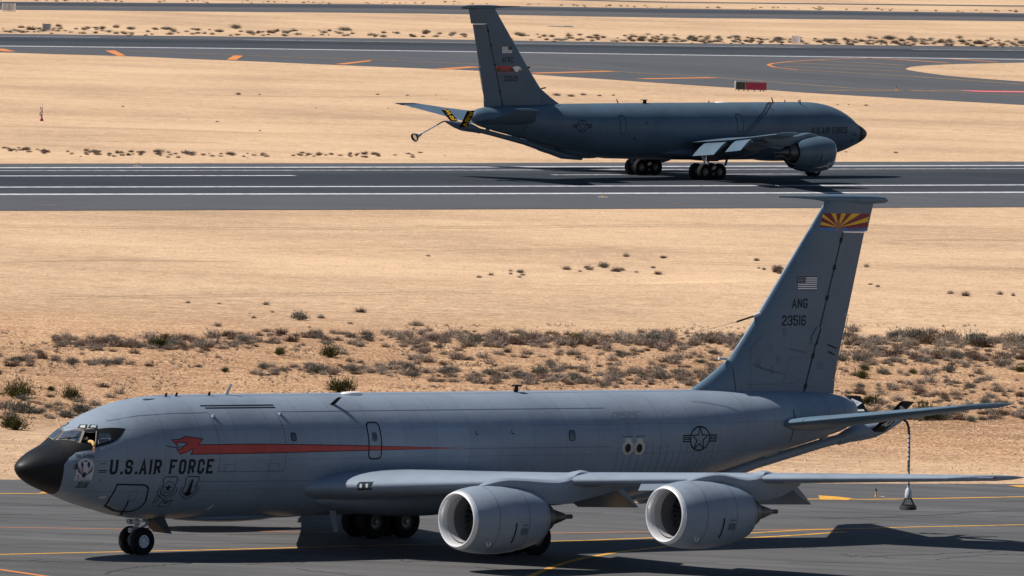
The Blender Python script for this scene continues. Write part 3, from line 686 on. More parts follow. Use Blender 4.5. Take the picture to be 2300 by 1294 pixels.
        for q in ([(2.25, 73), (2.38, 76), (2.50, 69), (2.36, 63)], [(2.48, 61), (2.60, 64), (2.72, 58), (2.66, 53)]):
            cx, cy = sum(p[0] for p in q) / 4, sum(p[1] for p in q) / 4
            DT('eyebrow_frame', [poly([(cx + (p[0] - cx) * 1.25, cy + (p[1] - cy) * 1.3) for p in q])], 'black', s_, 0.008)
            DT('eyebrow_window', [poly([(cx + (p[0] - cx) * .8, cy + (p[1] - cy) * .75) for p in q])], 'glass_pale', s_, 0.014)
    if near:
        DT('orange_seal', [stroke([(1.95, 88), (2.1, 74), (2.30, 63.5), (2.5, 57)], 0.02)], 'orange_edge', 1, 0.011)
        for b0, b1 in (((1.60, 80), (1.83, 64)), ((1.72, 66), (1.98, 56))):
            p, q = fus(b0[0], R(b0[1]), 0.035), fus(b1[0], R(b1[1]), 0.045)
            MB().tube([p, q], 0.014, 6).build('wiper', M['black'], body)
        mb = MB().tube([fus(2.58, R(48), .02), fus(2.33, R(25), .02)], 0.018, 6); mb.build('window_post', M['frame'], body)
    # ---- doors, windows, hatches, panel seams
    def outline(pts, w, m='mark', nm='door_outline', off=0.006, side=SD): return D(nm, [stroke(pts, w, True)], m, side, off)
    def rrect(x0, x1, z0, z1, r, sh=0.0):
        pts = []
        for cx, cz, a0 in ((x1 - r, z1 - r, 0), (x0 + r, z1 - r, 90), (x0 + r, z0 + r, 180), (x1 - r, z0 + r, 270)):
            pts += [(cx + r * math.cos(R(a0 + 22.5 * i)), cz + r * math.sin(R(a0 + 22.5 * i))) for i in range(5)]
        return [(p[0] + sh * (p[1] - z0), p[1]) for p in pts]
    doors = [(13.93, 14.50, 3.30, 4.52)] if near else [(14.30, 14.90, 3.36, 4.62), (25.95, 26.50, 3.28, 4.60)]
    for d in doors:
        D('door', [poly(rrect(*d, .16))], 'grey_plain', off=0.004); outline(rrect(*d, .16), 0.05, off=0.010)
        if near: D('door_window', [poly(rrect(14.12, 14.30, 3.92, 4.18, .07))], 'glass_dark', off=0.012); outline(rrect(14.10, 14.32, 3.90, 4.20, .08), 0.025, 'seam', 'window_rim', off=0.012)
    wins = [(10.55, 4.08, .09, .11), (23.44, 3.99, .12, .15)] if near else [(10.3, 4.18, .09, .09), (23.9, 4.05, .10, .14), (25.0, 2.92, .08, .08)]
    for x, z, hw, hh in wins:
        D('cabin_window', [poly(rrect(x - hw, x + hw, z - hh, z + hh, hw * .6))], 'glass_dark', off=0.008)
        outline(rrect(x - hw - .02, x + hw + .02, z - hh - .02, z + hh + .02, hw * .6), 0.03, 'mark' if near else 'seam', 'window_rim')
    # lap seam along the crown, cargo door seams, riveted frames aft
    def seam(pts, w=.015, m='seam', nm='skin_seam'): return D(nm, [stroke(pts, w)], m, off=0.005)
    if near:
        seam([(3.1, 4.62), (4.2, 4.80), (5.5, 4.88), (7.1, 4.90)]); seam([(10.2, 4.90), (16, 4.90), (21, 4.90), (25.4, 4.90)])
        seam([(7.12, 4.88), (7.20, 4.2), (7.26, 3.5), (7.28, 2.95), (10.17, 2.93), (10.20, 3.6), (10.16, 4.3), (10.10, 4.88)], .022)
        seam([(18.3, 3.60), (23, 3.58), (25.3, 3.58)], .018)
        seam([(6.4, 2.62), (9.0, 2.60), (11.5, 2.58)], .018)
        for x in (6.0, 8.0, 11.6, 12.9, 16.6, 20.5): seam([(x - .05, 5.36), (x, 5.1), (x + .03, 4.55)], .022, 'seam_light')
        for i in range(15):
            x = 25.6 + i * .345
            seam([(x - .05, 5.34 - .008 * i), (x, 5.05), (x + .02, 4.55)], .022, 'seam_light', 'frame_strap')
            seam([(x + .05, 3.62), (x + .06, 3.0), (x + .02, 2.5)], .018, 'seam', 'frame_strap')
        outline([(25.5, 4.62), (25.7, 4.78), (27.0, 4.78), (27.2, 4.62), (27.0, 4.46), (25.7, 4.46)], .022, 'seam_light', 'access_panel')
        for x in (26.02, 26.55): outline(rrect(x - .2, x + .2, 4.54, 4.70, .02), .02, 'seam', 'access_panel')
        for x, z in ((7.75, 2.72 + .35), (9.7, 3.08)): outline(rrect(x - .22, x + .22, z - .13, z + .13, .02), .018, 'seam', 'access_panel')
        for x in (18.9, 20.6):
            D('stencil', [stroke([(x, 4.2), (x, 4.08), (x + .1, 4.08)], .03)], 'mark')
        for k, t0 in ((0, 5.09), (1, 5.02)):
            D('dark_slot', [poly([(6.98 + .14 * k, t0), (10.22, t0), (10.22, t0 + .035), (6.98 + .14 * k, t0 + .035)])], 'mark')
        # cooling exhausts on the rear cabin
        for x, z in ((26.13, 3.53), (26.69, 3.52)):
            oc = [(x + .29 * math.cos(R(22.5 + 45 * i)), z + .27 * math.sin(R(22.5 + 45 * i))) for i in range(8)]
            D('exhaust_plate', [poly(oc), poly([(x - .14, z + .2), (x + .14, z + .2), (x + .14, z + .33), (x - .14, z + .33)], lay=.001)], 'offwhite', off=.006)
            D('exhaust_ring', [stroke(arc(x, z, .19, .20, 0, 345, 23), .07, True)], 'burnt', off=.012)
            D('exhaust_port', [poly(arc(x, z - .01, .135, .155, 0, 345, 23))], 'mark', off=.015)
        D('stencil', [stroke([(25.85, 3.93), (26.35, 3.93)], .022), stroke([(26.5, 3.93), (26.95, 3.93)], .022)], 'mark')
    # ---- markings
    if near:
        letters(D, 'U.S.AIR FORCE', (2.82, 2.89, .50, .40, .092, .135, 1, 0, 4.20), 'mark', dz=.1, dx=.3)
        D('nose_number', text_polys('3516', 1.80, 2.42, .20, .10, .028, .03, 1, 0.16, .38), 'mark', dz=.06, dx=.1)
        # red serpent with a long tapering stripe
        red = [(5.25, 4.03), (5.50, 4.03), (5.80, 4.13), (6.50, 4.05), (6.30, 3.86), (9.0, 3.85), (13, 3.76), (18.26, 3.615), (13, 3.60), (9.0, 3.57), (6.02, 3.57), (6.10, 3.70), (6.02, 3.75), (5.95, 3.69), (5.56, 3.57), (5.40, 3.74), (5.50, 3.70), (5.62, 3.74), (5.86, 3.93), (5.75, 3.97), (5.42, 3.97), (5.42, 3.86)]
        D('serpent_outline', [stroke(red, .055, True)], 'mark', off=.005); D('serpent_stripe', [poly(red)], 'red', off=.007)
        D('serpent_tongue', [stroke([(5.80, 3.83), (5.45, 3.79), (5.15, 3.80), (4.98, 3.85)], .025)], 'mark')
        D('serpent_eye', [poly([(5.62, 4.045), (5.78, 4.06), (5.74, 4.03)])], 'maroon', off=.010)
        # nose art panel
        X0, X1 = 1.64, 2.25
        def na(u, v): return (X0 + (X1 - X0) * u, 2.70 + .72 * v)
        D('nose_art', [poly([na(0, .02), na(1, .05), na(1, .70), na(.88, .90), na(.65, 1.0), na(.38, 1.0), na(.14, .88), na(0, .66)])], 'offwhite', dx=.08, dz=.08)
        dark = [poly([na(.28, .88), na(.36, .78), na(.40, .68), na(.33, .60), na(.34, .50), na(.26, .62), na(.24, .76)]), poly([na(.68, .88), na(.60, .76), na(.60, .66), na(.68, .60), na(.70, .52), na(.76, .64), na(.75, .78)]),
                poly([na(.40, .90), na(.60, .90), na(.60, .84), na(.40, .84)]), poly([na(.36, .30), na(.44, .36), na(.56, .36), na(.62, .26), na(.58, .12), na(.40, .12)])]
        for k in range(9):
            u = .08 + .035 * k; dark.append(stroke([na(u, .70 - .05 * k), na(u - .01, .50 - .03 * k), na(u + .05, .36 - .02 * k)], .010, lay=.0012))
            dark.append(stroke([na(1 - u, .70 - .05 * k), na(1 - u + .01, .50 - .03 * k), na(1 - u - .05, .36 - .02 * k)], .010, lay=.0012))
        D('nose_art_drawing', dark, 'navy', off=.009, dx=.1, dz=.08)
        for q in ([na(.31, .56), na(.37, .60), na(.37, .36), na(.32, .34)], [na(.14, .24), na(.20, .24), na(.20, .08), na(.15, .08)]): D('nose_art_accent', [poly(q)], 'maroon', off=.010, dx=.1, dz=.08)
        D('nose_art_banner', [poly([na(-.02, -.02), na(1, .0), na(1, .11), na(-.02, .09)])], 'pale', off=.011, dx=.08, dz=.08)
        D('nose_art_banner_text', [stroke([na(.05 + .1 * k, .015), na(.08 + .1 * k, .085)], .012) for k in range(9)], 'navy', off=.013, dx=.1)
        D('nose_art_title', text_polys('DILEMMA', 1.66, 3.43, .12, .08, .014, .02, 1, 0, .58), 'mark', dx=.1, dz=.06)
        for q in ([stroke([(2.42, 3.02), (2.72, 3.03)], .03)], [stroke([(2.42, 2.96), (2.70, 2.97)], .03)], [stroke([(2.45, 3.24), (2.66, 3.25)], .022)], [poly([(2.50, 2.70), (2.56, 2.72), (2.57, 2.66)])]): D('stencil', q, 'mark', dx=.1)
        # crew entry hatch
        D('crew_hatch', [stroke([(3.24, 2.55), (4.25, 2.53), (4.40, 2.49), (4.50, 2.40), (4.52, 2.28), (4.62, 1.95), (4.60, 1.75), (4.45, 1.62), (4.25, 1.56), (3.80, 1.60), (3.30, 1.78), (3.22, 2.05)], .055, True)], 'mark', dz=.08, dx=.2)
        D('hatch_panel', [stroke([(3.86, 2.30), (4.12, 2.30), (4.16, 1.98), (3.92, 1.98)], .018, True)], 'seam'); D('hatch_strap', [stroke([(3.94, 1.98), (4.10, 1.55), (4.30, 1.40)], .05)], 'mark')
        # unit shields
        for (cx, cz) in ((5.30, 2.42), (6.22, 2.42)):
            sh = [(-.30, .30), (-.22, .38), (.22, .38), (.30, .30), (.25, .12), (.28, -.10), (.22, -.20), (0, -.30), (-.24, -.18), (-.28, -.08), (-.24, .12)]
            D('unit_shield', [stroke([(cx + p[0], cz + p[1]) for p in sh], .03, True), stroke([(cx - .36, cz + .02), (cx - .38, cz - .14), (cx - .30, cz - .26), (cx, cz - .40), (cx + .32, cz - .26), (cx + .40, cz - .12), (cx + .36, cz + .04)], .022)], 'mark', dz=.08)
        D('shield_figure', [stroke(arc(5.30, 2.44, .20, .20, 10, 350, 20), .02), poly([(5.12, 2.47), (5.26, 2.46), (5.30, 2.56), (5.34, 2.46), (5.47, 2.48), (5.36, 2.40), (5.36, 2.28), (5.30, 2.36), (5.24, 2.28), (5.24, 2.40)])], 'mark', dz=.08)
        D('shield_figure', [poly([(6.20, 2.72), (6.27, 2.68), (6.28, 2.50), (6.30, 2.28), (6.40, 2.18), (6.22, 2.13), (6.04, 2.20), (6.14, 2.30), (6.15, 2.52)]), poly([(6.02, 2.56), (6.10, 2.64), (6.13, 2.72), (6.06, 2.60)]), poly([(6.34, 2.44), (6.42, 2.52), (6.46, 2.60), (6.40, 2.46)])], 'mark', dz=.08)
        D('state_flag_outline', [stroke([(5.30, 1.98), (5.72, 1.98), (5.66, 1.78), (5.52, 1.74), (5.22, 1.78)], .02, True)] + [stroke([(5.47, 1.85), (5.33 + .08 * k, 1.96)], .016, lay=.0015) for k in range(5)], 'mark', dz=.06)
        D('tag_outline', [stroke([(4.98, 2.14), (5.10, 2.15), (5.06, 1.92), (4.93, 1.90)], .02, True)], 'mark', dz=.06)
        for x, z, an in ((2.95, 2.10, 4), (7.55, 1.70, 50)):
            D('belly_light', [poly([(x + .13 * math.cos(t) * math.cos(R(an)) - .055 * math.sin(t) * math.sin(R(an)), z + .13 * math.cos(t) * math.sin(R(an)) + .055 * math.sin(t) * math.cos(R(an))) for t in [R(20 * i) for i in range(18)]])], 'pale', off=.012, dz=.05, dx=.1)
    else:
        letters(D, 'U.S.AIR FORCE', (7.34, 3.13, .47, .40, .075, .13, -1, 0, 4.0), 'mark', dz=.1, dx=.3)
        D('nose_number', text_polys('529', 2.62, 2.96, .13, .10, .03, .025, -1, 0.1, .34), 'mark', dz=.06, dx=.1)
        D('nose_stencil', [stroke([(2.8, 2.55), (2.35, 2.58)], .07)], 'mark', dx=.1)
        w0, w1 = [(9.78, 5.41), (10.5, 5.28), (11.2, 4.95), (12.1, 4.45), (13.0, 3.85), (13.9, 3.2)], [(10.18, 5.41), (10.9, 5.28), (11.6, 4.95), (12.5, 4.45), (13.4, 3.85), (14.3, 3.2)]
        D('walkway_edge', [stroke(w0, .045), stroke(w1, .045)], 'mark', dz=.1)
        rungs = []
        for k in range(22):
            t = k / 21 * 4.9; i = min(4, int(t)); u = t - i
            p = [w0[i][j] + (w0[i + 1][j] - w0[i][j]) * u for j in (0, 1)]; rungs.append(stroke([(p[0] + .10, p[1]), (p[0] + .30, p[1] + .03)], .03))
        D('walkway_stencil', rungs, 'mark', dz=.1)
    sx_, sz_ = (29.70, 3.81) if near else (30.14, 3.86)
    ring = arc(sx_, sz_, .50, .42, 0, 352, 44)
    D('star_disc', [stroke(ring, .055, True)], 'mark', dz=.06, dx=.2)
    D('star_star', [stroke(star_pts(sx_, sz_ - .01, .42, .17), .045, True)], 'mark', off=.008, dz=.06, dx=.2)
    for s_ in (-1, 1):
        x0, x1 = sorted((sx_ + s_ * .49, sx_ + s_ * .84))
        D('star_bar', [stroke([(x0, sz_ - .10), (x1, sz_ - .10), (x1, sz_ + .12), (x0, sz_ + .12)], .045, True), stroke([(x0 + .08, sz_ - .02), (x1 - .08, sz_ - .02), (x1 - .08, sz_ + .05), (x0 + .08, sz_ + .05)], .035, True)], 'mark', off=.010, dz=.06, dx=.2)
    # ---- antennas on the crown
    def blade(x, y, h, ch, sweep, wid=.05, m='grey_plain', top=False):
        th = math.acos(max(-1, min(1, y / 1.83))); p = fus(x, th); n = Vector((0, math.cos(th), math.sin(th)))
        mb = MB(); rings = []
        for k in (-.1, 1):
            c = Vector(p) + n * h * k; xx = sweep * max(k, 0); cc = ch * (1 - .25 * max(k, 0))
            rings.append([(c.x + xx, c.y, c.z), (c.x + xx + cc * .4, c.y - wid, c.z), (c.x + xx + cc, c.y, c.z), (c.x + xx + cc * .4, c.y + wid, c.z)])
        mb.loft(rings)
        if top: mb.box((p[0] + sweep - .05, p[1] - .10, p[2] + h - .02), (p[0] + sweep + ch + .05, p[1] + .10, p[2] + h + .03))
        return mb.build('antenna', M[m], body, smooth_=False)
    if near:
        blade(12.75, 1.02, .30, .26, .22, .03, 'black'); blade(8.75, .2, .36, .14, .18, .04); blade(22.0, .25, .22, .22, .03, .04, 'black', True)
        for x, y in ((6.0, .3), (6.45, .3), (7.9, .3)): blade(x, y, .13, .12, .03, .03, 'black')
        mb = MB().lathe([(-.02, .36), (.05, .36), (.10, .30), (.12, .0)], (14.4, .28, 5.36), 'z', 20, lambda a, p, q: (p * 1.3, q * .55)); mb.build('antenna_dome', M['white'], body)
        mb = MB().lathe([(-.02, .28), (.04, .26), (.06, 0)], (5.3, .3, 5.28), 'z', 16, lambda a, p, q: (p * 1.2, q * .5)); mb.build('antenna_dome', M['grey_plain'], body)
        for x, t in ((7.25, 40), (10.25, 42)): MB().lathe([(-.02, .08), (.06, .06), (.08, 0)], fus(x, R(t)), 'z', 10).build('seam_fairing', M['grey_plain'], body)
    else:
        blade(9.5, 0, .34, .14, .18, .04, 'black'); blade(7.4, -.7, .36, .14, .18, .04, 'black'); blade(22.5, -.25, .24, .42, .05, .05, 'black', True); blade(25.0, 0, .30, .12, .2, .04, 'black')
        for x, y in ((8.3, 0), (6.9, 0), (16.0, 0), (10.9, -1.1)): blade(x, y, .14, .12, .03, .03, 'black')
        MB().lathe([(-.02, .5), (.05, .5), (.10, .42), (.12, .0)], (14.9, -.1, 5.36), 'z', 20, lambda a, p, q: (p * 1.3, q * .55)).build('antenna_dome', M['white'], body)
    # belly blades, drain masts and belly bulge
    for x, y, h in ((13.2, .9, .50), (6.0, .1, .16), (23.4, .0, .30)):
        zt, zb, w, zc = prof(x)
        MB().loft([[(x - .14, y, zb + .25), (x, y - .03, zb + .25), (x + .16, y, zb + .25), (x, y + .03, zb + .25)], [(x + .12, y, zb - h), (x + .2, y - .02, zb - h), (x + .34, y, zb - h), (x + .2, y + .02, zb - h)]]).build('belly_blade', M['grey_plain'], body, smooth_=False)
    rings = []
    for i in range(13):
        t = i / 12; x = 6.6 + 5.0 * t; r = math.sin(math.pi * t) ** .6 * .16 + .005
        rings.append([(x, .75 * math.cos(2 * math.pi * k / 16) * (.3 + .7 * math.sin(math.pi * t)), 1.26 + r * math.sin(2 * math.pi * k / 16)) for k in range(16)])
    MB().loft(rings).build('belly_fairing', M['grey_plain'], body)
    # ---- wings
    for sd in (1, -1):
        droop = lambda y, q=(near and sd < 0): .0022 * y * y if q else (-.0017 * y * y if (not near and sd > 0) else 0.0)     # the far wing of the fuelled aircraft hangs lower
        ys = [0.0, 1.5, 1.83, 2.4, 3.0] + [3.0 + (19.0 - 3.0) * i / 24 for i in range(1, 25)] + [19.15, 19.28]
        rings = []
        for y in ys:
            k = 1.0 if y < 19.1 else (.7 if y < 19.2 else .25)
            up = [wing_pt(y, c, True) for c in CH]; lo = [wing_pt(y, c, False) for c in CH]
            mid = [tuple((p + q) / 2 for p, q in zip(a_, b_)) for a_, b_ in zip(up, lo)]
            rg = up[::-1] + lo[1:-1]; mg = mid[::-1] + mid[1:-1]
            rings.append([(p[0], p[1] * sd, m_[2] + (p[2] - m_[2]) * k - droop(y)) for p, m_ in zip(rg, mg)])
        wing = MB().loft(rings).build('wing', M['grey_plain'], root, angle=50)
        # wing tip fairing
        tp = [(24.9, 18.55), (25.6, 18.95), (26.6, 19.2), (27.4, 19.25), (27.95, 19.25)]; rr = [.02, .09, .105, .07, .01]
        MB().tube([(x, y * sd, lerp_t(W_Z, y) + .01 - droop(y)) for x, y in tp], rr, 12).build('wingtip_fairing', M['grey_plain'], wing)
        MB().lathe([(0, .045), (.04, .03), (.05, 0)], (26.4, (19.34) * sd, 3.92 - droop(19.3)), 'x', 8).build('position_light', M['signred' if sd > 0 else 'lightblue'], wing)
        # trailing edge flaps, lowered, and the leading edge panel
        for (y0, y1, drop) in ((4.2, 6.8, .36), (8.6, 12.4, .34)):
            rg = []
            for y in (y0, (y0 + y1) / 2, y1):
                te, z = lerp_t(W_TE, y), wing_pt(y, 1.0, True)[2]; chd = 1.6 if y1 < 8 else 1.4; an = R(33)
                top = []
                for c, h in ((0, .05), (.12, .12), (.4, .13), (.75, .07), (1, .01)):
                    top.append((c, h))
                pts = top + [(c, -h * .5) for c, h in top[::-1]]
                rg.append([(te - .02 + chd * c * math.cos(an) + h * math.sin(an), y * sd, z - .16 - chd * c * math.sin(an) + h * math.cos(an)) for c, h in pts])
            MB().loft(rg).build('flap', M['grey_plain'], wing, angle=40)
            for y in (y0 + .6, y1 - .6):
                te, z = lerp_t(W_TE, y), wing_pt(y, 1.0, True)[2]
                MB().tube([(te - 1.6, y * sd, z - .18), (te - .4, y * sd, z - .30), (te + .4, y * sd, z - .62)], [.05, .11, .04], 8).build('flap_track', M['grey_plain'], wing)
        rg = []
        for y in (10.45, 12.3):
            le = wing_pt(y, 0, True); rg.append([(le[0] + .10, y * sd, le[2] + .02), (le[0] - .10, y * sd, le[2] - .33), (le[0] - .05, y * sd, le[2] - .36), (le[0] + .20, y * sd, le[2] - .05)])
        MB().loft(rg).build('leading_edge_flap', M['grey_plain'], wing, smooth_=False)
        # landing lights in the inner leading edge
        gl = []
        for y in (3.0, 3.1, 3.2, 3.3, 3.38):
            gl.append([(lambda q: (q[0] - .012, q[1] * sd, q[2]))(wing_pt(y, c, u)) for c, u in ((.016, True), (.007, True), (.001, True), (.004, False), (.010, False))])
        MB().loft(gl, closed=False, caps=False).build('light_housing', M['glass_dark'], wing)
        for y in (3.12, 3.28):
            le = wing_pt(y, 0.0, True); MB().lathe([(0, .075), (-.02, .07), (-.035, 0)], (le[0] - .015, y * sd, le[2] + .03), 'x', 14).build('landing_light', M['lamp'], wing)
        # wing to body fairing
        rg = []
        for i in range(15):
            t = i / 14; x = 11.7 + 10.2 * t; k = math.sin(math.pi * (t * .97 + .015)) ** .9
            rg.append([(x, sd * (1.0 + 1.22 * k * max(0, math.cos(q)) * (.55 + .45 * math.cos(q))), 1.86 + (.62 * k + .02) * math.sin(q)) for q in [R(-90 + 15 * j) for j in range(13)]])
        MB().loft(rg, closed=False, caps=False).build('wing_root_fairing', M['grey_plain'], wing)
        # ---- engines
        for (xl, ye, ze) in ((12.11, 8.34, 1.83), (16.92, 13.30, 2.34)):
            c = (xl, ye * sd, ze)
            def sq(a_, p, q):                           # gearbox bulge flattens the lower half
                return (p, q * (1.05 if q < 0 else 1.0))
            prof_o = [(.10, .945), (.35, 1.02), (.8, 1.09), (1.3, 1.13), (1.8, 1.13), (2.4, 1.08), (2.9, 1.0), (3.3, .90), (3.55, .82), (3.55, .79), (3.2, .80)]
            eng = MB().lathe(prof_o, c, 'x', 48, sq).build('engine', M['grey_plain'], root, angle=50)
            lipp = [(.14, .960), (.05, .925), (.01, .895), (0, .87), (.01, .845), (.06, .815), (.16, .79), (.30, .775)]
            MB().lathe(lipp, c, 'x', 48, sq).build('intake_lip', M['lip'], eng)
            MB().lathe([(.30, .775), (.45, .78), (.62, .79)], c, 'x', 48).build('intake_duct', M['inner'], eng)
            MB().lathe([(.62, .79), (.9, .81), (1.25, .83)], c, 'x', 48).build('inner_duct', M['duct'], eng)
            MB().lathe([(1.22, .83), (1.24, .30), (1.0, .20), (.78, .02), (.77, 0)], c, 'x', 32).build('fan_hub', M['fan'], eng)
            fb = MB()
            for k in range(24):
                t = 2 * math.pi * k / 24; t2 = t + .10
                fb.add([(c[0] + 1.16, c[1] + .28 * math.cos(t), c[2] + .28 * math.sin(t)), (c[0] + 1.10, c[1] + .81 * math.cos(t), c[2] + .81 * math.sin(t)), (c[0] + 1.22, c[1] + .81 * math.cos(t2 + .08), c[2] + .81 * math.sin(t2 + .08)), (c[0] + 1.22, c[1] + .28 * math.cos(t2 + .2), c[2] + .28 * math.sin(t2 + .2))], [(0, 1, 2, 3)])
            fb.build('fan_blades', M['steel'], eng, smooth_=False)
            MB().lathe([(3.0, .70), (3.55, .64), (3.9, .54), (4.12, .45), (4.12, .42), (3.8, .42)], c, 'x', 32).build('core_cowl', M['steel'], eng)
            MB().lathe([(3.8, .36), (4.15, .34), (4.92, .12), (5.02, .075), (5.28, .075), (5.28, 0)], c, 'x', 24).build('exhaust_cone', M['steel'], eng)
            # cowl joints and small marks
            for a0, r0 in ((.98, 1.108), (2.35, 1.086), (3.42, .868)):
                MB().lathe([(a0, r0 + .004), (a0 + .02, r0 + .004)], c, 'x', 48, sq).build('cowl_joint', M['seam'], eng)
            for dx_, z_, w_, h_ in ((1.72, -.30, .03, .62),):
                st = []
                for k in range(8):
                    ang = -.05 - .62 * k / 7; rr_ = 1.145; st.append((c[0] + dx_, c[1] + sd * rr_ * math.cos(ang), c[2] + rr_ * math.sin(ang) * 1.04))
                MB().tube(st, .022, 5).build('cowl_slot', M['mark'], eng)
            ang = -.72; MB().lathe([(0, .10), (.03, .085), (.01, .05), (-.03, .045)], (c[0] + .75, c[1] + sd * 1.10 * math.cos(ang), c[2] + 1.10 * math.sin(ang) * 1.04), 'y', 14, None).build('drain_port', M['pale'], eng)
            st = [(c[0] + x_, c[1] + sd * 1.142 * math.cos(a_), c[2] + 1.142 * math.sin(a_) * 1.02) for x_, a_ in ((2.0, -.22), (2.28, -.22), (2.28, -.42), (2.0, -.42))]
            MB().add(st, [(0, 1, 2, 3)]).build('access_panel', M['seam'], eng, smooth_=False)
            st = [(c[0] + x_, c[1] + sd * 1.146 * math.cos(a_), c[2] + 1.146 * math.sin(a_)) for x_, a_ in ((2.03, -.11), (2.25, -.11), (2.25, -.13), (2.03, -.13))]
            MB().add(st, [(0, 1, 2, 3)]).build('stencil', M['mark'], eng, smooth_=False)
            # pylon: over the leading edge and down to the core
            wl0 = wing_pt(ye, 0, True); wq = wing_pt(ye, .22, True); wl6 = wing_pt(ye, .55, False)
            top = [(xl + .85, ze + 1.06), (xl + 1.5, ze + 1.27), (xl + 2.3, ze + 1.36), (wl0[0] - .4, wl0[2] + .08), (wl0[0] + .35, wl0[2] + .20), (wq[0] - .1, wq[2] + .10), (wq[0] + .7, wq[2] - .05), (wl6[0] + .6, wl6[2] + .10)]
            bot = [(xl + .85, ze + .95), (xl + 1.5, ze + 1.02), (xl + 2.3, ze + 1.0), (xl + 3.0, ze + .8), (xl + 3.5, ze + .55), (xl + 4.1, ze + .40), (xl + 5.2, ze + .46), (wl6[0] + .6, wl6[2] - .12)]
            hw = [.05, .22, .30, .34, .34, .30, .20, .04]
            def dense(seq, n=4):
                o = []; m_ = len(seq)
                for i in range(m_ - 1):
                    p0, p1, p2, p3 = seq[max(i - 1, 0)], seq[i], seq[i + 1], seq[min(i + 2, m_ - 1)]
                    for k in range(n):
                        t = k / n; o.append(tuple(.5 * (2 * b_ + (c_ - a_) * t + (2 * a_ - 5 * b_ + 4 * c_ - d_) * t * t + (3 * b_ - a_ - 3 * c_ + d_) * t ** 3) for a_, b_, c_, d_ in zip(p0, p1, p2, p3)))
                return o + [tuple(seq[-1])]
            top, bot, hw = dense(top), dense(bot), [max(.01, h[0]) for h in dense([(h,) for h in hw])]
            rg = []
            for (x_, zt_), (xb, zb_), h_ in zip(top, bot, hw):
                q = []
                for j in range(12):
                    t = 2 * math.pi * j / 12; cz_, sn = math.cos(t), math.sin(t); yy = h_ * (abs(cz_) ** .6) * (1 if cz_ >= 0 else -1); s2 = (abs(sn) ** .7) * (1 if sn >= 0 else -1)
                    q.append((xb + (x_ - xb) * (s2 + 1) / 2, c[1] + yy, zb_ + (zt_ - zb_) * (s2 + 1) / 2))
                rg.append(q)
            MB().loft(rg).build('pylon', M['grey_plain'], eng)
    # ---- fin and rudder
    def fin_ring(z, c0, c1, xle, xte):
        cs = [c0 + (c1 - c0) * k for k in CH]
        L_ = [(xle + (xte - xle) * k, fin_half(xle + (xte - xle) * k, z), z) for k in CH]
        return L_ + [(p[0], -p[1], p[2]) for p in L_[::-1]]
    rg = []
    for z in [5.0, 5.2, 5.36, 5.6, 5.9, 6.2, 6.5, 7.0, 7.6, 8.2, 9, 10, 11.119]:
        rg.append(fin_ring(z, 0, 1, lerp_t(F_LE, z) + 1e-3, lerp_t(F_HG, z)))
    fin = MB().loft(rg).build('fin', M['fin_grey_shaded'], root, angle=40)
    rg = [fin_ring(z, 0, 1, lerp_t(F_LE, z) + 1e-3, lerp_t(F_TE, z) - 1e-3) for z in (11.12, 11.5, 11.9, 12.18)]
    MB().loft(rg).build('fin_cap', M['fin_grey_shaded'], fin, angle=40)
    rg = []
    for z in [5.22, 6, 7, 8, 9, 10, 11.06]:
        x0 = lerp_t(F_HG, z) + .035; x1 = lerp_t(F_TE, z) - (.0 if z < 5.5 else .16); L_ = [(x0 + (x1 - x0) * k / 6, fin_half(x0 + (x1 - x0) * k / 6, z) * .97 + .004, z) for k in range(7)]
        rg.append(L_ + [(p[0], -p[1], p[2]) for p in L_[::-1]])
    rud = MB().loft(rg).build('rudder', M['fin_grey_shaded'], fin, angle=40)
    # antenna boom on the fin top
    MB().tube([(34.79, 0, 12.33), (35.6, 0, 12.33), (36.6, 0, 12.31), (37.4, 0, 12.28), (38.5, 0, 12.27), (39.6, 0, 12.27), (40.2, 0, 12.26), (40.43, 0, 12.24)], [.03, .045, .07, .15, .17, .16, .12, .02], 12).build('antenna_boom', M['fin_grey_shaded'], fin)
    fs_ = SD
    def FD(nm, polys, m, off=.006, **k): return decal(nm, polys, map_fin(fs_, off), M[m], fin, **{**dict(dx=.3, dz=.5), **k})
    FD('hinge_line', [stroke([(36.36, 5.2), (38.05, 11.1)], .05)], 'mark', .008)
    FD('hinge_line', [stroke([(38.05, 11.10), (39.28, 11.10)], .045)], 'white' , .010)
    for z in ((5.5, 6.6, 8.7, 9.8, 10.8) if near else (5.4, 6.3, 8.2, 9.6, 10.6)):
        x = lerp_t(F_HG, z); FD('hinge_fitting', [poly([(x - .09, z - .09), (x + .06, z - .09), (x + .09, z + .09), (x - .06, z + .09)])], 'mark', .014)
    FD('trim_tab_gap', [stroke([(38.62, 8.0), (38.30, 6.6), (38.02, 5.75)], .035)], 'mark', .010)
    FD('trim_tab_end', [stroke([(38.42, 8.1), (38.66, 8.05)], .04), stroke([(37.95, 5.72), (38.16, 5.70)], .04, lay=.001)], 'pale', .012)
    FD('skin_seam', [stroke([(32.66, 6.45), (32.72, 5.9), (32.80, 5.35)], .03)], 'mark', .007)
    if near:
        # state flag across the fin cap
        def bx(u, z): return lerp_t([(11.12, 36.80), (11.74, 37.00)], z) + u * (lerp_t([(11.12, 39.36), (11.74, 39.46)], z) - lerp_t([(11.12, 36.80), (11.74, 37.00)], z))
        z0, z1, zs = 11.14, 11.76, 11.24; cxs = 37.78
        FD('state_flag_field', [poly([(bx(0, zs), zs), (bx(1, zs), zs), (bx(1, z1), z1), (bx(0, z1), z1)])], 'maroon', .006)
        FD('state_flag_band', [poly([(bx(0, z0), z0), (bx(1, z0), z0), (bx(1, zs), zs), (bx(0, zs), zs)])], 'flagblue', .006)
        rays = []
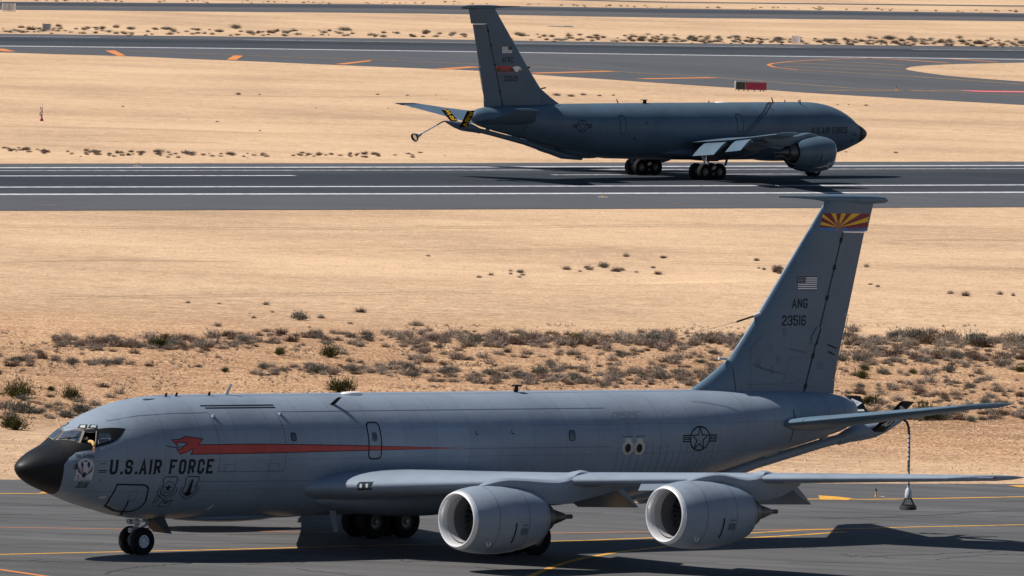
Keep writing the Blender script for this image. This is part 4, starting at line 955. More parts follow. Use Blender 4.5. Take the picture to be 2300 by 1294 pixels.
        for (u0, v0), (u1, v1) in (((0, .18), (0, .42)), ((0, .72), (0, .96)), ((.155, 1), (.25, 1)), ((.36, 1), (.47, 1)), ((.60, 1), (.80, 1)), ((1, .42), (1, .78))):
            P0, P1 = (bx(u0, zs + (z1 - zs) * v0), zs + (z1 - zs) * v0), (bx(u1, zs + (z1 - zs) * v1), zs + (z1 - zs) * v1)
            rays.append(poly([(cxs, zs + .01), P0, P1]))
        FD('state_flag_rays', rays, 'gold', .009); FD('state_flag_star', [poly(star_pts(cxs, zs + .10, .30, .10))], 'copper', .013)
        FD('state_flag_text', text_polys('ARIZONA', 38.25, 11.155, .075, .07, .014, .02, 1, 0, .7), 'maroon', .012)
        # national flag
        f0, f1, g0, g1 = 35.76, 36.80, 8.98, 9.48
        FD('national_flag', [poly([(f0, g0), (f1, g0), (f1, g1), (f0, g1)])], 'navy', .006)
        hh = (g1 - g0) / 13; FD('flag_stripes', [poly([(f0 + (.42 if i > 5 else .02), g0 + (i * 2 + 1) * hh - hh * .08), (f1 - .02, g0 + (i * 2 + 1) * hh - hh * .08), (f1 - .02, g0 + (i * 2 + 2.1) * hh), (f0 + (.42 if i > 5 else .02), g0 + (i * 2 + 2.1) * hh)]) if False else poly([(f0 + (.43 if i >= 3 else .02), g0 + (i * 2 + .9) * hh), (f1 - .02, g0 + (i * 2 + .9) * hh), (f1 - .02, g0 + (i * 2 + 2.05) * hh), (f0 + (.43 if i >= 3 else .02), g0 + (i * 2 + 2.05) * hh)]) for i in range(6)], 'white', .009)
        FD('flag_stars', [poly(star_pts(f0 + .05 + .07 * i, g1 - .045 - .055 * j, .022)) for i in range(6) for j in range(4)], 'white', .009)
        letters(FD, 'ANG', (35.52, 8.33, .35, .24, .052, .06, 1, 0, .80), 'mark', off=.008)
        letters(FD, '23516', (35.03, 7.70, .37, .26, .052, .06, 1, 0, 1.24), 'mark', off=.008)
        FD('access_panel', [stroke([(33.3, 5.6), (35.9, 5.6)], .018), stroke([(33.5, 5.45), (33.55, 6.9), (34.2, 7.4)], .014, lay=.001), stroke([(35.2, 5.5), (35.5, 6.5), (36.2, 6.55)], .014, lay=.002)], 'seam', .007)
        FD('access_panel', [stroke(arc(x, z, .09, .11, 0, 330, 11), .022, True) for x, z in ((34.5, 6.9), (34.9, 6.5), (35.2, 7.5), (33.9, 6.4), (34.6, 6.1))], 'seam', .008)
        FD('grime', [poly([(33.6, 6.35), (34.4, 6.15), (35.4, 5.95), (34.6, 6.02), (33.8, 6.2)]), poly([(35.5, 6.9), (36.4, 6.75), (36.4, 6.70), (35.6, 6.8)])], 'seam', .007)
        FD('stencil', [stroke([(37.05, 6.15 + .07 * k), (37.45, 6.15 + .07 * k)], .022) for k in range(4)], 'seam', .010)
        FD('rudder_actuator', [poly([(36.62, 7.02), (36.86, 7.08), (37.06, 7.62), (36.90, 7.66), (36.74, 7.42), (36.62, 7.3)])], 'fin_grey_shaded', .03)
        FD('rudder_actuator_gap', [stroke([(36.93, 7.0), (36.96, 7.2), (37.10, 7.6)], .06)], 'mark', .03)
        FD('rudder_fitting', [stroke([(37.55, 7.0), (38.1, 6.85)], .05), stroke([(37.6, 6.75), (38.0, 6.62)], .05, lay=.001)], 'mark', .02)
        MB().lathe([(0, .02), (.05, .06), (.45, .06), (.5, .02)], (34.2, .12 * fs_, 7.58), 'x', 8).build('fin_probe', M['grey_plain'], fin)
        MB().tube([(33.80, 0, 8.02), (34.15, 0, 8.10)], [.05, .10], 8).build('wire_anchor', M['pale'], fin)
        MB().tube([(33.85, 0, 8.03), (33.0, 0, 7.83)], .035, 6).build('wire_insulator', M['mark'], fin)
        wire = [(33.1 - 4.6 * t, 0, 7.85 - .74 * t - .05 * math.sin(math.pi * t)) for t in [i / 14 for i in range(15)]]
        MB().tube(wire, .008, 5).build('antenna_wire', M['seam_light'], fin)
        MB().tube([(32.15, .02, 6.52), (32.55, .02, 6.50)], .05, 8).build('fin_probe', M['offwhite'], fin)
    else:
        f0, f1, g0, g1 = 35.62, 36.62, 9.00, 9.52
        FD('national_flag', [poly([(f0, g0), (f1, g0), (f1, g1), (f0, g1)])], 'signblack', .006)
        hh = (g1 - g0) / 13
        FD('flag_stripes', [poly([(f0 + (.40 if i >= 3 else .02), g0 + (i * 2 + .8) * hh), (f1 - .02, g0 + (i * 2 + .8) * hh), (f1 - .02, g0 + (i * 2 + 2.1) * hh), (f0 + (.40 if i >= 3 else .02), g0 + (i * 2 + 2.1) * hh)]) for i in range(6)], 'white', .010)
        letters(FD, 'AFRC', (36.60, 8.36, .39, .24, .055, .07, -1, 0, 1.04), 'mark', off=.008)
        letters(FD, '23529', (36.38, 7.03, .40, .26, .055, .07, -1, 0, 1.28), 'mark', off=.008)
        b0, b1 = 37.12, 35.3
        FD('tail_band', [poly([(b0, 7.70), (b1, 7.70), (b1, 8.08), (b0 + .10, 8.08)])], 'brightred', .006)
        FD('tail_band_skyline', [poly([(b0, 7.72), (b1 - .1, 7.72), (b1 - .1, 7.86), (35.50, 7.95), (35.62, 7.98), (35.75, 7.95), (35.85, 7.84), (36.0, 7.88), (36.2, 7.82), (36.4, 7.87), (36.6, 7.83), (36.75, 7.90), (36.82, 8.0), (36.95, 8.0), (37.03, 7.9), (37.13, 7.85)])], 'signblack', .010)
        FD('tail_band_edge', [stroke([(b0, 7.69), (b1 - .2, 7.69)], .025), stroke([(b0 + .1, 8.085), (b1, 8.085)], .02)], 'orange_edge', .013)
        FD('tail_band_text', text_polys('BEALE', 36.72, 7.80, .17, .16, .035, .03, -1, 0, .86), 'orange_edge', .014)
        FD('eagle_head', [poly([(35.62, 8.0), (35.45, 8.08), (35.2, 8.11), (34.95, 8.08), (34.78, 7.98), (34.82, 7.88), (34.98, 7.86), (35.05, 7.76), (35.2, 7.70), (35.42, 7.74), (35.30, 7.80), (35.52, 7.80), (35.36, 7.86), (35.58, 7.90), (35.42, 7.94)])], 'white', .012)
        FD('eagle_beak', [poly([(34.82, 7.96), (34.68, 7.90), (34.66, 7.80), (34.74, 7.82), (34.90, 7.80), (34.95, 7.88)])], 'yellow', .015)
        FD('stencil', [stroke([(37.5, 6.15), (37.9, 6.15)], .08)], 'seam', .010)
        MB().tube([(34.0, 0, 8.0), (33.75, 0, 8.02)], .07, 8).build('fin_probe', M['mark'], fin)
        MB().tube([(32.15, 0, 6.55), (32.6, 0, 6.50)], .05, 8).build('fin_probe', M['mark'], fin)
    # ---- tailplanes
    for sd in (1, -1):
        rg = []
        for y in [.2, .6, 1.0, 2, 3, 4, 5, 5.8, 6.1, 6.2]:
            le = 33.30 + .88 * (y - .2) if y < 6 else 38.42 + (y - 5.99) * 3; te = 38.9 + .24 * (y - .2); z = 4.20 + .195 * (y - 1.0); ch = te - le
            k = 1 if y < 6 else .5
            U = [(le + ch * c, y * sd, z + foil(c, .095) * ch * k) for c in CH]; Lw = [(p[0], p[1], 2 * z - p[2]) for p in U]
            rg.append(U[::-1] + Lw[1:-1])
        tp = MB().loft(rg).build('tailplane', M['fin_grey_shaded'], root, angle=50)
        MB().tube([(38.3, 6.0 * sd, 5.18), (39.2, 6.2 * sd, 5.21), (40.2, 6.25 * sd, 5.24), (40.95, 6.3 * sd, 5.30)], [.03, .11, .09, .01], 10).build('tailplane_tip', M['fin_grey_shaded'], tp)
        MB().add([(35.0, sd * 1.245, 4.62), (35.06, sd * 1.24, 4.62), (35.12, sd * 1.235, 3.62), (35.05, sd * 1.235, 3.62)], [(0, 1, 2, 3)]).build('trim_slot', M['mark'], tp, smooth_=False) if False else None
    D('trim_slot', [stroke([(34.93, 4.75), (34.95, 4.1), (35.02, 3.55)], .05)], 'mark', off=.006)
    for x in (37.0, 38.0): seam([(x, 5.2), (x + .05, 4.7), (x, 4.2)], .03)
    # ---- refuelling boom
    bm_ = livery['boom']
    boom = MB().tube([(28.6, 0, 1.55), (30.5, 0, 1.72), (32.4, 0, 2.24), (34.2, 0, 2.70), (36.3, 0, 3.13), (37.4, 0, 3.36), (38.8, 0, 3.62)], [.20, .25, .22, .19, .175, .17, .17], 16).build('boom', M['grey_plain'], root)
    MB().tube([(38.4, 0, 3.50), (38.9, 0, 3.66), (39.5, 0, 3.80), (40.2, 0, 3.88), (40.8, 0, 3.99), (41.3, 0, 4.12), (41.65, 0, 4.22)], [.18, .25, .33, .31, .22, .13, .07], 16).build('boom_head', M['grey_plain'], boom)
    MB().box((34.6, -.10, 2.85), (35.3, .10, 3.15)).build('boom_latch', M['grey_plain'], boom, smooth_=False)
    MB().box((37.55, -.08, 3.45), (37.8, .08, 3.80)).build('boom_latch', M['grey_plain'], boom, smooth_=False)
    # operator pod under the tail
    rg = []
    for i in range(13):
        t = i / 12; x = 26.6 + 5.2 * t; k = math.sin(math.pi * t) ** .7 + .001; zb = prof(x)[1]
        rg.append([(x, .62 * k * math.cos(2 * math.pi * j / 18), zb + .16 + .42 * k * math.sin(2 * math.pi * j / 18)) for j in range(18)])
    MB().loft(rg).build('operator_pod', M['grey_plain'], boom)
    for sd in (1, -1):
        dv = Vector((.10, sd * .70, .72)).normalized(); b0 = Vector((40.15, sd * .16, 3.74)); nrm = dv.cross(Vector((1, 0, 0))).normalized()
        rg = []
        for t in (0, .5, 1):
            c = b0 + dv * 1.75 * t + Vector((.18 * t, 0, 0)); rg.append([tuple(c + Vector((x, 0, 0)) + nrm * h) for x, h in ((-.36, 0), (-.22, .05), (.1, .045), (.38, .005), (.38, -.005), (.1, -.045), (-.22, -.05))])
        rv = MB().loft(rg).build('ruddervator', M['black'], boom, smooth_=False)
        tx = livery['rv_text']; tp_ = text_polys(tx, 0, 0, .42, .42, .09, .08, 1)
        for fc in (1, -1):
            vs_ = []; fs2 = []
            for v2, f2, ly in tp_:
                n0 = len(vs_)
                for v in v2:
                    s_ = 1.60 - v[0] if livery['rv_down'] else .22 + v[0]
                    xo = (-.22 + v[1]) if livery['rv_down'] == (fc > 0) else (.22 - v[1])
                    vs_.append(tuple(b0 + dv * s_ + Vector((.18 * s_ / 1.75 + xo, 0, 0)) + nrm * fc * (.056 + ly)))
                fs2 += [tuple(i + n0 for i in f) for f in f2]
            mesh_obj('ruddervator_lettering', vs_, fs2, M[livery['rv_col']], rv, False, True)
    # hose and drogue
    hp = livery['hose']
    hose = MB().tube(hp, .047, 10).build('hose', M['hose'], boom)
    for i in range(4, len(hp) - 1):
        p, q = Vector(hp[i]), Vector(hp[i + 1]); MB().tube([p.lerp(q, .10), p.lerp(q, .80)], .050, 10).build('hose_band', M['pale'], boom)
    e = Vector(hp[-1]); dr = (e - Vector(hp[-2])).normalized(); s1 = dr.cross(Vector((0, 1, 0))).normalized(); s2 = dr.cross(s1)
    def ring(t, r, n=20): return [tuple(e + dr * t + (s1 * math.cos(2 * math.pi * k / n) + s2 * math.sin(2 * math.pi * k / n)) * r) for k in range(n)]
    MB().loft([ring(-.05, .06), ring(.02, .10), ring(.15, .125), ring(.30, .13), ring(.34, .11)]).build('drogue_coupling', M['pale'], boom)
    for k in range(16):
        t = 2 * math.pi * k / 16; o = s1 * math.cos(t) + s2 * math.sin(t)
        MB().tube([e + dr * .32 + o * .12, e + dr * .50 + o * .20, e + dr * .62 + o * .27], .014, 5).build('drogue_rib', M['mark'], boom)
    MB().loft([ring(.58, .24), ring(.60, .30), ring(.72, .325), ring(.74, .30), ring(.70, .255), ring(.58, .24)], caps=False).build('drogue_canopy', M['hose'], boom)
    # ---- undercarriage
    def wheel(gear, x, y, r, w, rimr, face, mrim, bolts=0):
        z = gz(x, y) + r
        pr_ = [(-w * .36, rimr), (-w * .47, rimr + .06), (-w * .5, r * .80), (-w * .44, r * .93), (-w * .28, r * .99), (0, r), (w * .28, r * .99), (w * .44, r * .93), (w * .5, r * .80), (w * .47, rimr + .06), (w * .36, rimr)]
        MB().lathe(pr_, (x, y, z), 'y', 36).build('tyre', M['rubber'], gear)
        for f_ in (1, -1):
            rim = [(f_ * w * .36, rimr + .01), (f_ * w * .40, rimr - .02), (f_ * w * .24, rimr * .86), (f_ * w * .20, rimr * .45), (f_ * w * .30, rimr * .34), (f_ * w * .34, rimr * .18), (f_ * w * .34, 0)]
            ro = MB().lathe(rim, (x, y, z), 'y', 28).build('wheel_rim', M[mrim], gear)
        if bolts:
            mb = MB()
            for k in range(bolts):
                t = 2 * math.pi * k / bolts; mb.lathe([(0, .022), (.012 * face, .022), (.014 * face, 0)], (x + rimr * .66 * math.cos(t), y + face * w * .225, z + rimr * .66 * math.sin(t)), 'y', 6)
            mb.build('wheel_bolts', M['gear_dark'], gear)
    ng = bpy.data.objects.new('nose_gear', None); C.objects.link(ng); ng.parent = root
    nx = 5.37 if not near else 5.30
    for y in (.30, -.30): wheel(ng, nx, y, .47, .27, .215, SD, 'rim_white', 9)
    zt0 = gz(nx, 0)
    MB().tube([(nx, 0, zt0 + .47), (nx - .02, 0, zt0 + .95), (nx - .05, 0, 1.6)], [.06, .075, .10], 12).build('strut', M['gear'], ng)
    MB().tube([(nx, -.32, zt0 + .47), (nx, .32, zt0 + .47)], .06, 10).build('axle', M['gear'], ng)
    MB().tube([(nx + .05, 0, zt0 + .85), (nx + .38, 0, zt0 + .98), (nx + .85, 0, 1.5)], [.04, .05, .05], 8).build('drag_brace', M['gear'], ng)
    MB().tube([(nx - .09, 0, zt0 + .95), (nx - .24, 0, zt0 + .78), (nx - .07, 0, zt0 + .58)], .03, 6).build('torque_link', M['gear'], ng)
    for y, x, z in ((.16, nx - .18, .98), (-.16, nx - .18, .98), (0, nx - .22, .70)):
        MB().lathe([(-.10, .03), (-.10, .085), (0, .09), (.08, .03)], (x, y, zt0 + z + .12), 'x', 12).build('taxi_light', M['lamp'], ng)
    MB().box((nx - .35, -.30, 1.22 + zt0), (nx + .25, .30, 1.40 + zt0)).tube([(nx - .3, .22, zt0 + 1.15), (nx + .2, .22, zt0 + 1.12)], .03, 6).tube([(nx - .3, -.22, zt0 + 1.15), (nx + .2, -.22, zt0 + 1.12)], .03, 6).tube([(nx - .12, -.28, zt0 + 1.05), (nx - .12, .28, zt0 + 1.05)], .045, 8).build('steering_unit', M['gear'], ng)
    MB().loft([[(nx + .30, -.34, 1.36), (nx + .30, .34, 1.36), (nx + .85, .36, 1.36), (nx + .85, -.36, 1.36)], [(nx + 1.02, -.36, zt0 + .72), (nx + 1.02, .36, zt0 + .72), (nx + 1.24, .36, zt0 + .70), (nx + 1.24, -.36, zt0 + .70)]]).build('gear_door', M['gear_dark'], ng, smooth_=False)
    for sd in (1, -1):
        mg = bpy.data.objects.new('main_gear', None); C.objects.link(mg); mg.parent = root
        gx, gy = 19.30, 3.37 * sd
        for dx_ in (-.72, .72):
            for dy_ in (-.44, .44): wheel(mg, gx + dx_, gy + dy_, .61, .42, .27, SD, 'rim_grey', 0); 
            MB().tube([(gx + dx_, gy - .62, gz(gx, gy) + .61), (gx + dx_, gy + .62, gz(gx, gy) + .61)], .055, 8).build('axle', M['gear'], mg)
        zg = gz(gx, gy)
        MB().tube([(gx - .75, gy, zg + .61), (gx + .75, gy, zg + .61)], .11, 10).build('bogie_beam', M['gear'], mg)
        MB().tube([(gx, gy, zg + .58), (gx, gy, zg + 1.3), (gx, gy, 2.3)], [.11, .12, .17], 12).build('strut', M['gear'], mg)
        MB().tube([(gx, gy, zg + 1.15), (gx - .1, gy - sd * .9, 2.1)], .06, 8).build('side_brace', M['gear'], mg)
        MB().tube([(gx + .12, gy, zg + .9), (gx + .75, gy, 2.1)], .06, 8).build('drag_brace', M['gear'], mg)
        MB().box((gx - .6, gy + sd * .50 - .02, zg + 1.36), (gx + .6, gy + sd * .50 + .02, 2.15)).build('gear_door', M['gear_dark'], mg, smooth_=False)
    return root, body

near_hose = [(41.55, 0, 4.19), (41.75, 0, 4.24), (41.95, 0, 4.14), (42.06, 0, 3.95), (42.10, 0, 3.70)] + [(42.11 + .008 * i, 0, 3.70 - .17 * i) for i in range(1, 13)]
far_hose = [(41.55, 0, 4.19), (41.75, 0, 4.23), (41.95, 0, 4.20), (42.2, 0, 4.10), (42.5, 0, 3.97)] + [(42.5 + .24 * i, .0, 3.97 - .10 * i) for i in range(1, 7)]
near_root, near_body = build_tanker('tanker_aircraft', 'grey four-engined tanker in the foreground, red serpent stripe, nose pointing left', NEAR,
    dict(near=True, side=1, boom=None, dz=-.05, rv_text='AIR', rv_down=True, rv_col='white', hose=near_hose))
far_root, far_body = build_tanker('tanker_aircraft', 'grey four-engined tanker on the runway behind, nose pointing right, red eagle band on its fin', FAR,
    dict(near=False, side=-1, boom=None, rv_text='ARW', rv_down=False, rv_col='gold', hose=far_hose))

# ------------------------------------------------------------------ the crew member leaning out of the open window
def skin_mesh(name, nodes, edges, m, parent=None, sub=2):
    me = bpy.data.meshes.new(name); me.from_pydata([(n[0], -n[1], n[2]) for n in nodes], edges, [])
    o = bpy.data.objects.new(name, me); C.objects.link(o); o.parent = parent
    md = o.modifiers.new('skin', 'SKIN'); md.use_smooth_shade = True
    sv = me.skin_vertices[0].data
    for i, n in enumerate(nodes): sv[i].radius = (n[3], n[3] if len(n) < 5 else n[4]); sv[i].use_root = (i == 0)
    s = o.modifiers.new('sub', 'SUBSURF'); s.levels = sub; s.render_levels = sub
    me.materials.append(m); return o
person = empty('person', 'crew member in dark flight suit and tan sleeve, arm hanging out of cockpit window', 'person')
person.matrix_world = near_root.matrix_world.copy()
skin_mesh('body', [(2.44, .50, 3.35, .17, .13), (2.42, .54, 3.62, .18, .13), (2.38, .58, 3.80, .15, .11), (2.33, .62, 3.90, .055), (2.29, .65, 4.02, .085, .10), (2.28, .66, 4.10, .07, .09)],
          [(0, 1), (1, 2), (2, 3), (3, 4), (4, 5)], M['suit'], person)
skin_mesh('face', [(2.255, .71, 3.985, .040), (2.245, .72, 4.03, .052), (2.255, .715, 4.07, .042)], [(0, 1), (1, 2)], M['skin'], person)
MB().lathe([(-.02, .05), (.02, .05), (.03, 0)], (2.31, .75, 4.05), 'y', 12).build('headset', M['pale'], person)
skin_mesh('sleeve', [(2.38, .66, 3.86, .075), (2.33, .90, 3.95, .07), (2.26, 1.14, 3.95, .066), (2.23, 1.23, 3.88, .062), (2.22, 1.27, 3.81, .054)], [(0, 1), (1, 2), (2, 3), (3, 4)], M['tan'], person)
HX, HY, HZ = -.05, -.065, .15                     # the hand hangs just below the sill
hand = [(2.27, 1.335, 3.67, .030, .040), (2.265, 1.350, 3.61, .030, .042), (2.262, 1.358, 3.565, .024, .042)]; he = [(0, 1), (1, 2)]
for dx_, ln in ((-.038, .075), (-.013, .09), (.013, .085), (.036, .065)):
    b0 = len(hand); hand += [(2.262 + dx_, 1.362, 3.55, .011), (2.262 + dx_, 1.352, 3.55 - ln * .55, .010), (2.262 + dx_, 1.335, 3.55 - ln, .008)]; he += [(2, b0), (b0, b0 + 1), (b0 + 1, b0 + 2)]
b0 = len(hand); hand += [(2.22, 1.348, 3.615, .013), (2.205, 1.345, 3.575, .011)]; he += [(1, b0), (b0, b0 + 1)]
skin_mesh('hand', [(n[0] + HX, n[1] + HY, n[2] + HZ, *n[3:]) for n in hand], he, M['skin'], person)

# ------------------------------------------------------------------ airfield furniture
def px_m(y): return CAM_F / G(1150, y).y
def boxobj(mb, nm, m, par, **k): return mb.build(nm, M[m], par, smooth_=False, flip=False)
# red and black location sign
p = G(1687, 205); sg = empty('guidance_sign', 'long airfield sign with black panel and red panel beside the far runway', 'sign', loc=p)
w2 = 1.50
boxobj(MB().box((-w2, -.08, .12), (w2, .10, .90)), 'cabinet', 'signback', sg); boxobj(MB().box((-w2 - .12, -.14, .02), (-w2, .16, .95)), 'end_post', 'signwhite', sg)
boxobj(MB().box((-w2 + .04, -.10, .16), (-.60, -.082, .86)), 'black_panel', 'signblack', sg); boxobj(MB().box((-.52, -.10, .16), (w2 - .04, -.082, .86)), 'red_panel', 'signred', sg)
def flat_text(nm, s, x0, z0, h, cw, sw, gap, length, y, m, par):
    vs_ = []; fs = []
    for v2, f2, ly in text_polys(s, x0, z0, h, cw, sw, gap, 1, 0, length):
        n0 = len(vs_); vs_ += [(v[0], y - ly, v[1]) for v in v2]; fs += [tuple(i + n0 for i in f) for f in f2]
    return mesh_obj(nm, vs_, fs, M[m], par, False)
for x in (-1.2, -.7, -.3, .3, .9, 1.2): boxobj(MB().box((x - .05, -.05, -.02), (x + .05, .05, .12)), 'leg', 'gear_dark', sg)
# blank-backed signs
def back_sign(px, py, w, h, lab, front, cat='sign'):
    p = G(px, py); s = empty('guidance_sign', lab, cat, loc=p)
    boxobj(MB().box((-w / 2, -.06, .12), (w / 2, .06, h)), 'panel', front, s)
    for x in (-w / 2, w / 2 - .04): boxobj(MB().box((x - .05, -.10, -.02), (x + .07, .10, h + .05)), 'post', 'sign_end' if 'sign_end' in M else 'signwhite', s)
    boxobj(MB().box((-w / 2 + .1, -.09, -.02), (w / 2 - .1, .09, .06)), 'base', 'concrete', s)
    return s
s = back_sign(20, 26, 1.60, 1.0, 'pale double sign panel at the top left corner', 'offwhite'); boxobj(MB().box((-.04, -.08, .10), (.04, -.062, 1.0)), 'divider', 'signback', s)
back_sign(105, 70, 1.0, .85, 'small dark grey sign box beside the far runway, upper left', 'signback')
back_sign(1788, 98, .95, .92, 'small white square sign at the far runway edge, upper right', 'signwhite')
# red and white mast
p = G(93.5, 272); ms = empty('marker_mast', 'red and white banded instrument mast standing in the sand', 'mast', loc=p)
tb = lambda a, b, r, m, nm: MB().tube([(0, 0, a), (0, 0, b)], r, 12).build(nm, M[m], ms, flip=False)
MB().lathe([(-.02, .16), (.10, .14), (.25, .07), (.26, 0)], (0, 0, 0), 'z', 14).build('base', M['signred'], ms, flip=False)
for a_, b_, m_ in ((.2, .58, 'brightred'), (.58, .66, 'signwhite'), (.66, .90, 'brightred'), (.90, .98, 'signwhite'), (.98, 1.08, 'brightred'), (1.08, 1.18, 'signwhite')): tb(a_, b_, .062, m_, 'band')
tb(1.18, 1.52, .022, 'pale', 'rod')
boxobj(MB().box((-.16, -.05, .86), (-.09, .05, 1.18)), 'sensor_box', 'offwhite', ms); boxobj(MB().box((-.17, -.05, .40), (-.09, .05, .72)), 'sensor_box', 'signback', ms)
# elevated edge lights
def edge_light(px, py, h, lab, lens, pad=True):
    p = G(px, py); e_ = empty('edge_light', lab, 'light', 'airfield edge lights', p); k = h / .40
    MB().lathe([(-.01, .06 * k), (.02, .06 * k), (.05, .035 * k), (.22 * k, .03 * k), (.25 * k, .05 * k), (.28 * k, .05 * k)], (0, 0, 0), 'z', 14).build('stem', M['lightyellow'], e_, flip=False)
    MB().lathe([(.28 * k, .045 * k), (.34 * k, .048 * k), (.39 * k, .03 * k), (.40 * k, 0)], (0, 0, 0), 'z', 14).build('lens', M[lens], e_, flip=False)
    if pad: MB().box((-.33, -.30, -.02), (.33, .30, .015)).build('pad', M['concrete'], e_, smooth_=False, flip=False)
near_pad = edge_light(1967, 1116.5, .34, 'yellow stalked light with dark blue lens beside the near taxiway, behind the wing', 'lightblue')
edge_light(1354, 443, .30, 'yellow edge light on the near side of the runway, right of centre', 'lamp')
edge_light(308, 373.5, .30, 'yellow edge light on the far side of the runway, toward the left', 'lamp')
edge_light(2013, 203, .42, 'dark-topped orange edge light beside the far turn-off', 'lightblue', False)
edge_light(33, 76, .30, 'tiny orange edge light beside the far runway, far left', 'lamp', False)
# flat pale slab by the far scrub
p = G(1258, 60); tag(MB().box((-1.5, -.9, -.02), (.6, .9, .10)).box((.5, -.7, -.02), (1.6, .8, .16)).build('concrete_slab', M['concrete'], None, smooth_=False, flip=False), 'low pale concrete slab in the sand between the far runways', 'slab').location = p

# ------------------------------------------------------------------ scrub
def shrub_mesh(name, kind, seed):
    rn = random.Random(seed); vs_, fs = [], []
    n = {'dry': 170, 'russet': 200, 'sage': 460, 'olive': 700}[kind]; flat = {'dry': .52, 'russet': .46, 'sage': .48, 'olive': .66}[kind]
    lob = [(rn.uniform(-.28, .28), rn.uniform(-.28, .28), rn.uniform(.6, 1.0)) for _ in range(5)]
    for i in range(n):
        lx, ly, ls = rn.choice(lob)
        az = rn.uniform(0, 2 * math.pi); el = math.asin(rn.uniform(.05, 1) ** .8); ln = .5 * ls * rn.uniform(.55, 1.08)
        d = Vector((math.cos(az) * math.cos(el), math.sin(az) * math.cos(el), math.sin(el) * flat * 1.55))
        if kind in ('dry', 'russet'):
            a_ = Vector((lx * .5, ly * .5, 0)); b_ = a_ + d * ln * .55; c_ = b_ + (d + Vector((rn.uniform(-.5, .5), rn.uniform(-.5, .5), rn.uniform(-.1, .5)))) * ln * .45
            w = rn.uniform(.006, .012); sd_ = d.cross(Vector((rn.uniform(-1, 1), rn.uniform(-1, 1), .3))).normalized() * w
            k = len(vs_); vs_ += [a_ - sd_, a_ + sd_, b_ + sd_ * .8, b_ - sd_ * .8, c_]; fs += [(k, k + 1, k + 2, k + 3), (k + 3, k + 2, k + 4)]
            for _ in range(2):
                q = b_.lerp(c_, rn.random()); o = Vector((rn.uniform(-1, 1), rn.uniform(-1, 1), rn.uniform(-.2, 1))) * ln * .22
                k = len(vs_); s2 = o.cross(Vector((0, .3, 1))).normalized() * .012; vs_ += [q - s2, q + s2, q + o]; fs += [(k, k + 1, k + 2)]
        else:
            for _ in range(2):
                r_ = rn.uniform(.35, 1.0); p_ = Vector((lx * .8, ly * .8, .03)) + d * ln * r_
                o = (d * .7 + Vector((rn.uniform(-.6, .6), rn.uniform(-.6, .6), rn.uniform(.0, .9)))).normalized() * rn.uniform(.045, .10); w = rn.uniform(.008, .015)
                s2 = o.cross(Vector((rn.uniform(-1, 1), rn.uniform(-1, 1), .2))).normalized() * w
                k = len(vs_); vs_ += [p_ - s2, p_ + s2, p_ + o]; fs += [(k, k + 1, k + 2)]
            if i % 6 == 0:
                k = len(vs_); s2 = d.cross(Vector((0, .2, 1))).normalized() * .010; vs_ += [Vector((lx * .4, ly * .4, 0)) - s2, Vector((lx * .4, ly * .4, 0)) + s2, Vector((lx * .8, ly * .8, .03)) + d * ln * .9]; fs += [(k, k + 1, k + 2)]
    me = bpy.data.meshes.new(name); me.from_pydata([tuple(v) for v in vs_], [], fs); me.materials.append(M[kind]); return me
SH = {k: [shrub_mesh(k + '_shrub', k, 100 * i + 7 * j) for j in range(5)] for i, k in enumerate(('dry', 'russet', 'sage', 'olive'))}
rs = random.Random(11)
shrub_count = [0]
def shrub(kind, px, py, wpx, label, group=None, hk=1.0, name='desert_shrub', cat='shrub'):
    p = G(px, py); w = wpx / (CAM_F / p.y) * 1.08
    o = bpy.data.objects.new(name, rs.choice(SH[kind])); C.objects.link(o); o.location = (p.x, p.y, p.z - .01 * w)
    o.rotation_euler = (0, 0, rs.uniform(0, 6.28)); o.scale = (w, w * rs.uniform(.75, 1.0), w * hk * rs.uniform(.85, 1.15)); tag(o, label, cat, group); shrub_count[0] += 1; return o
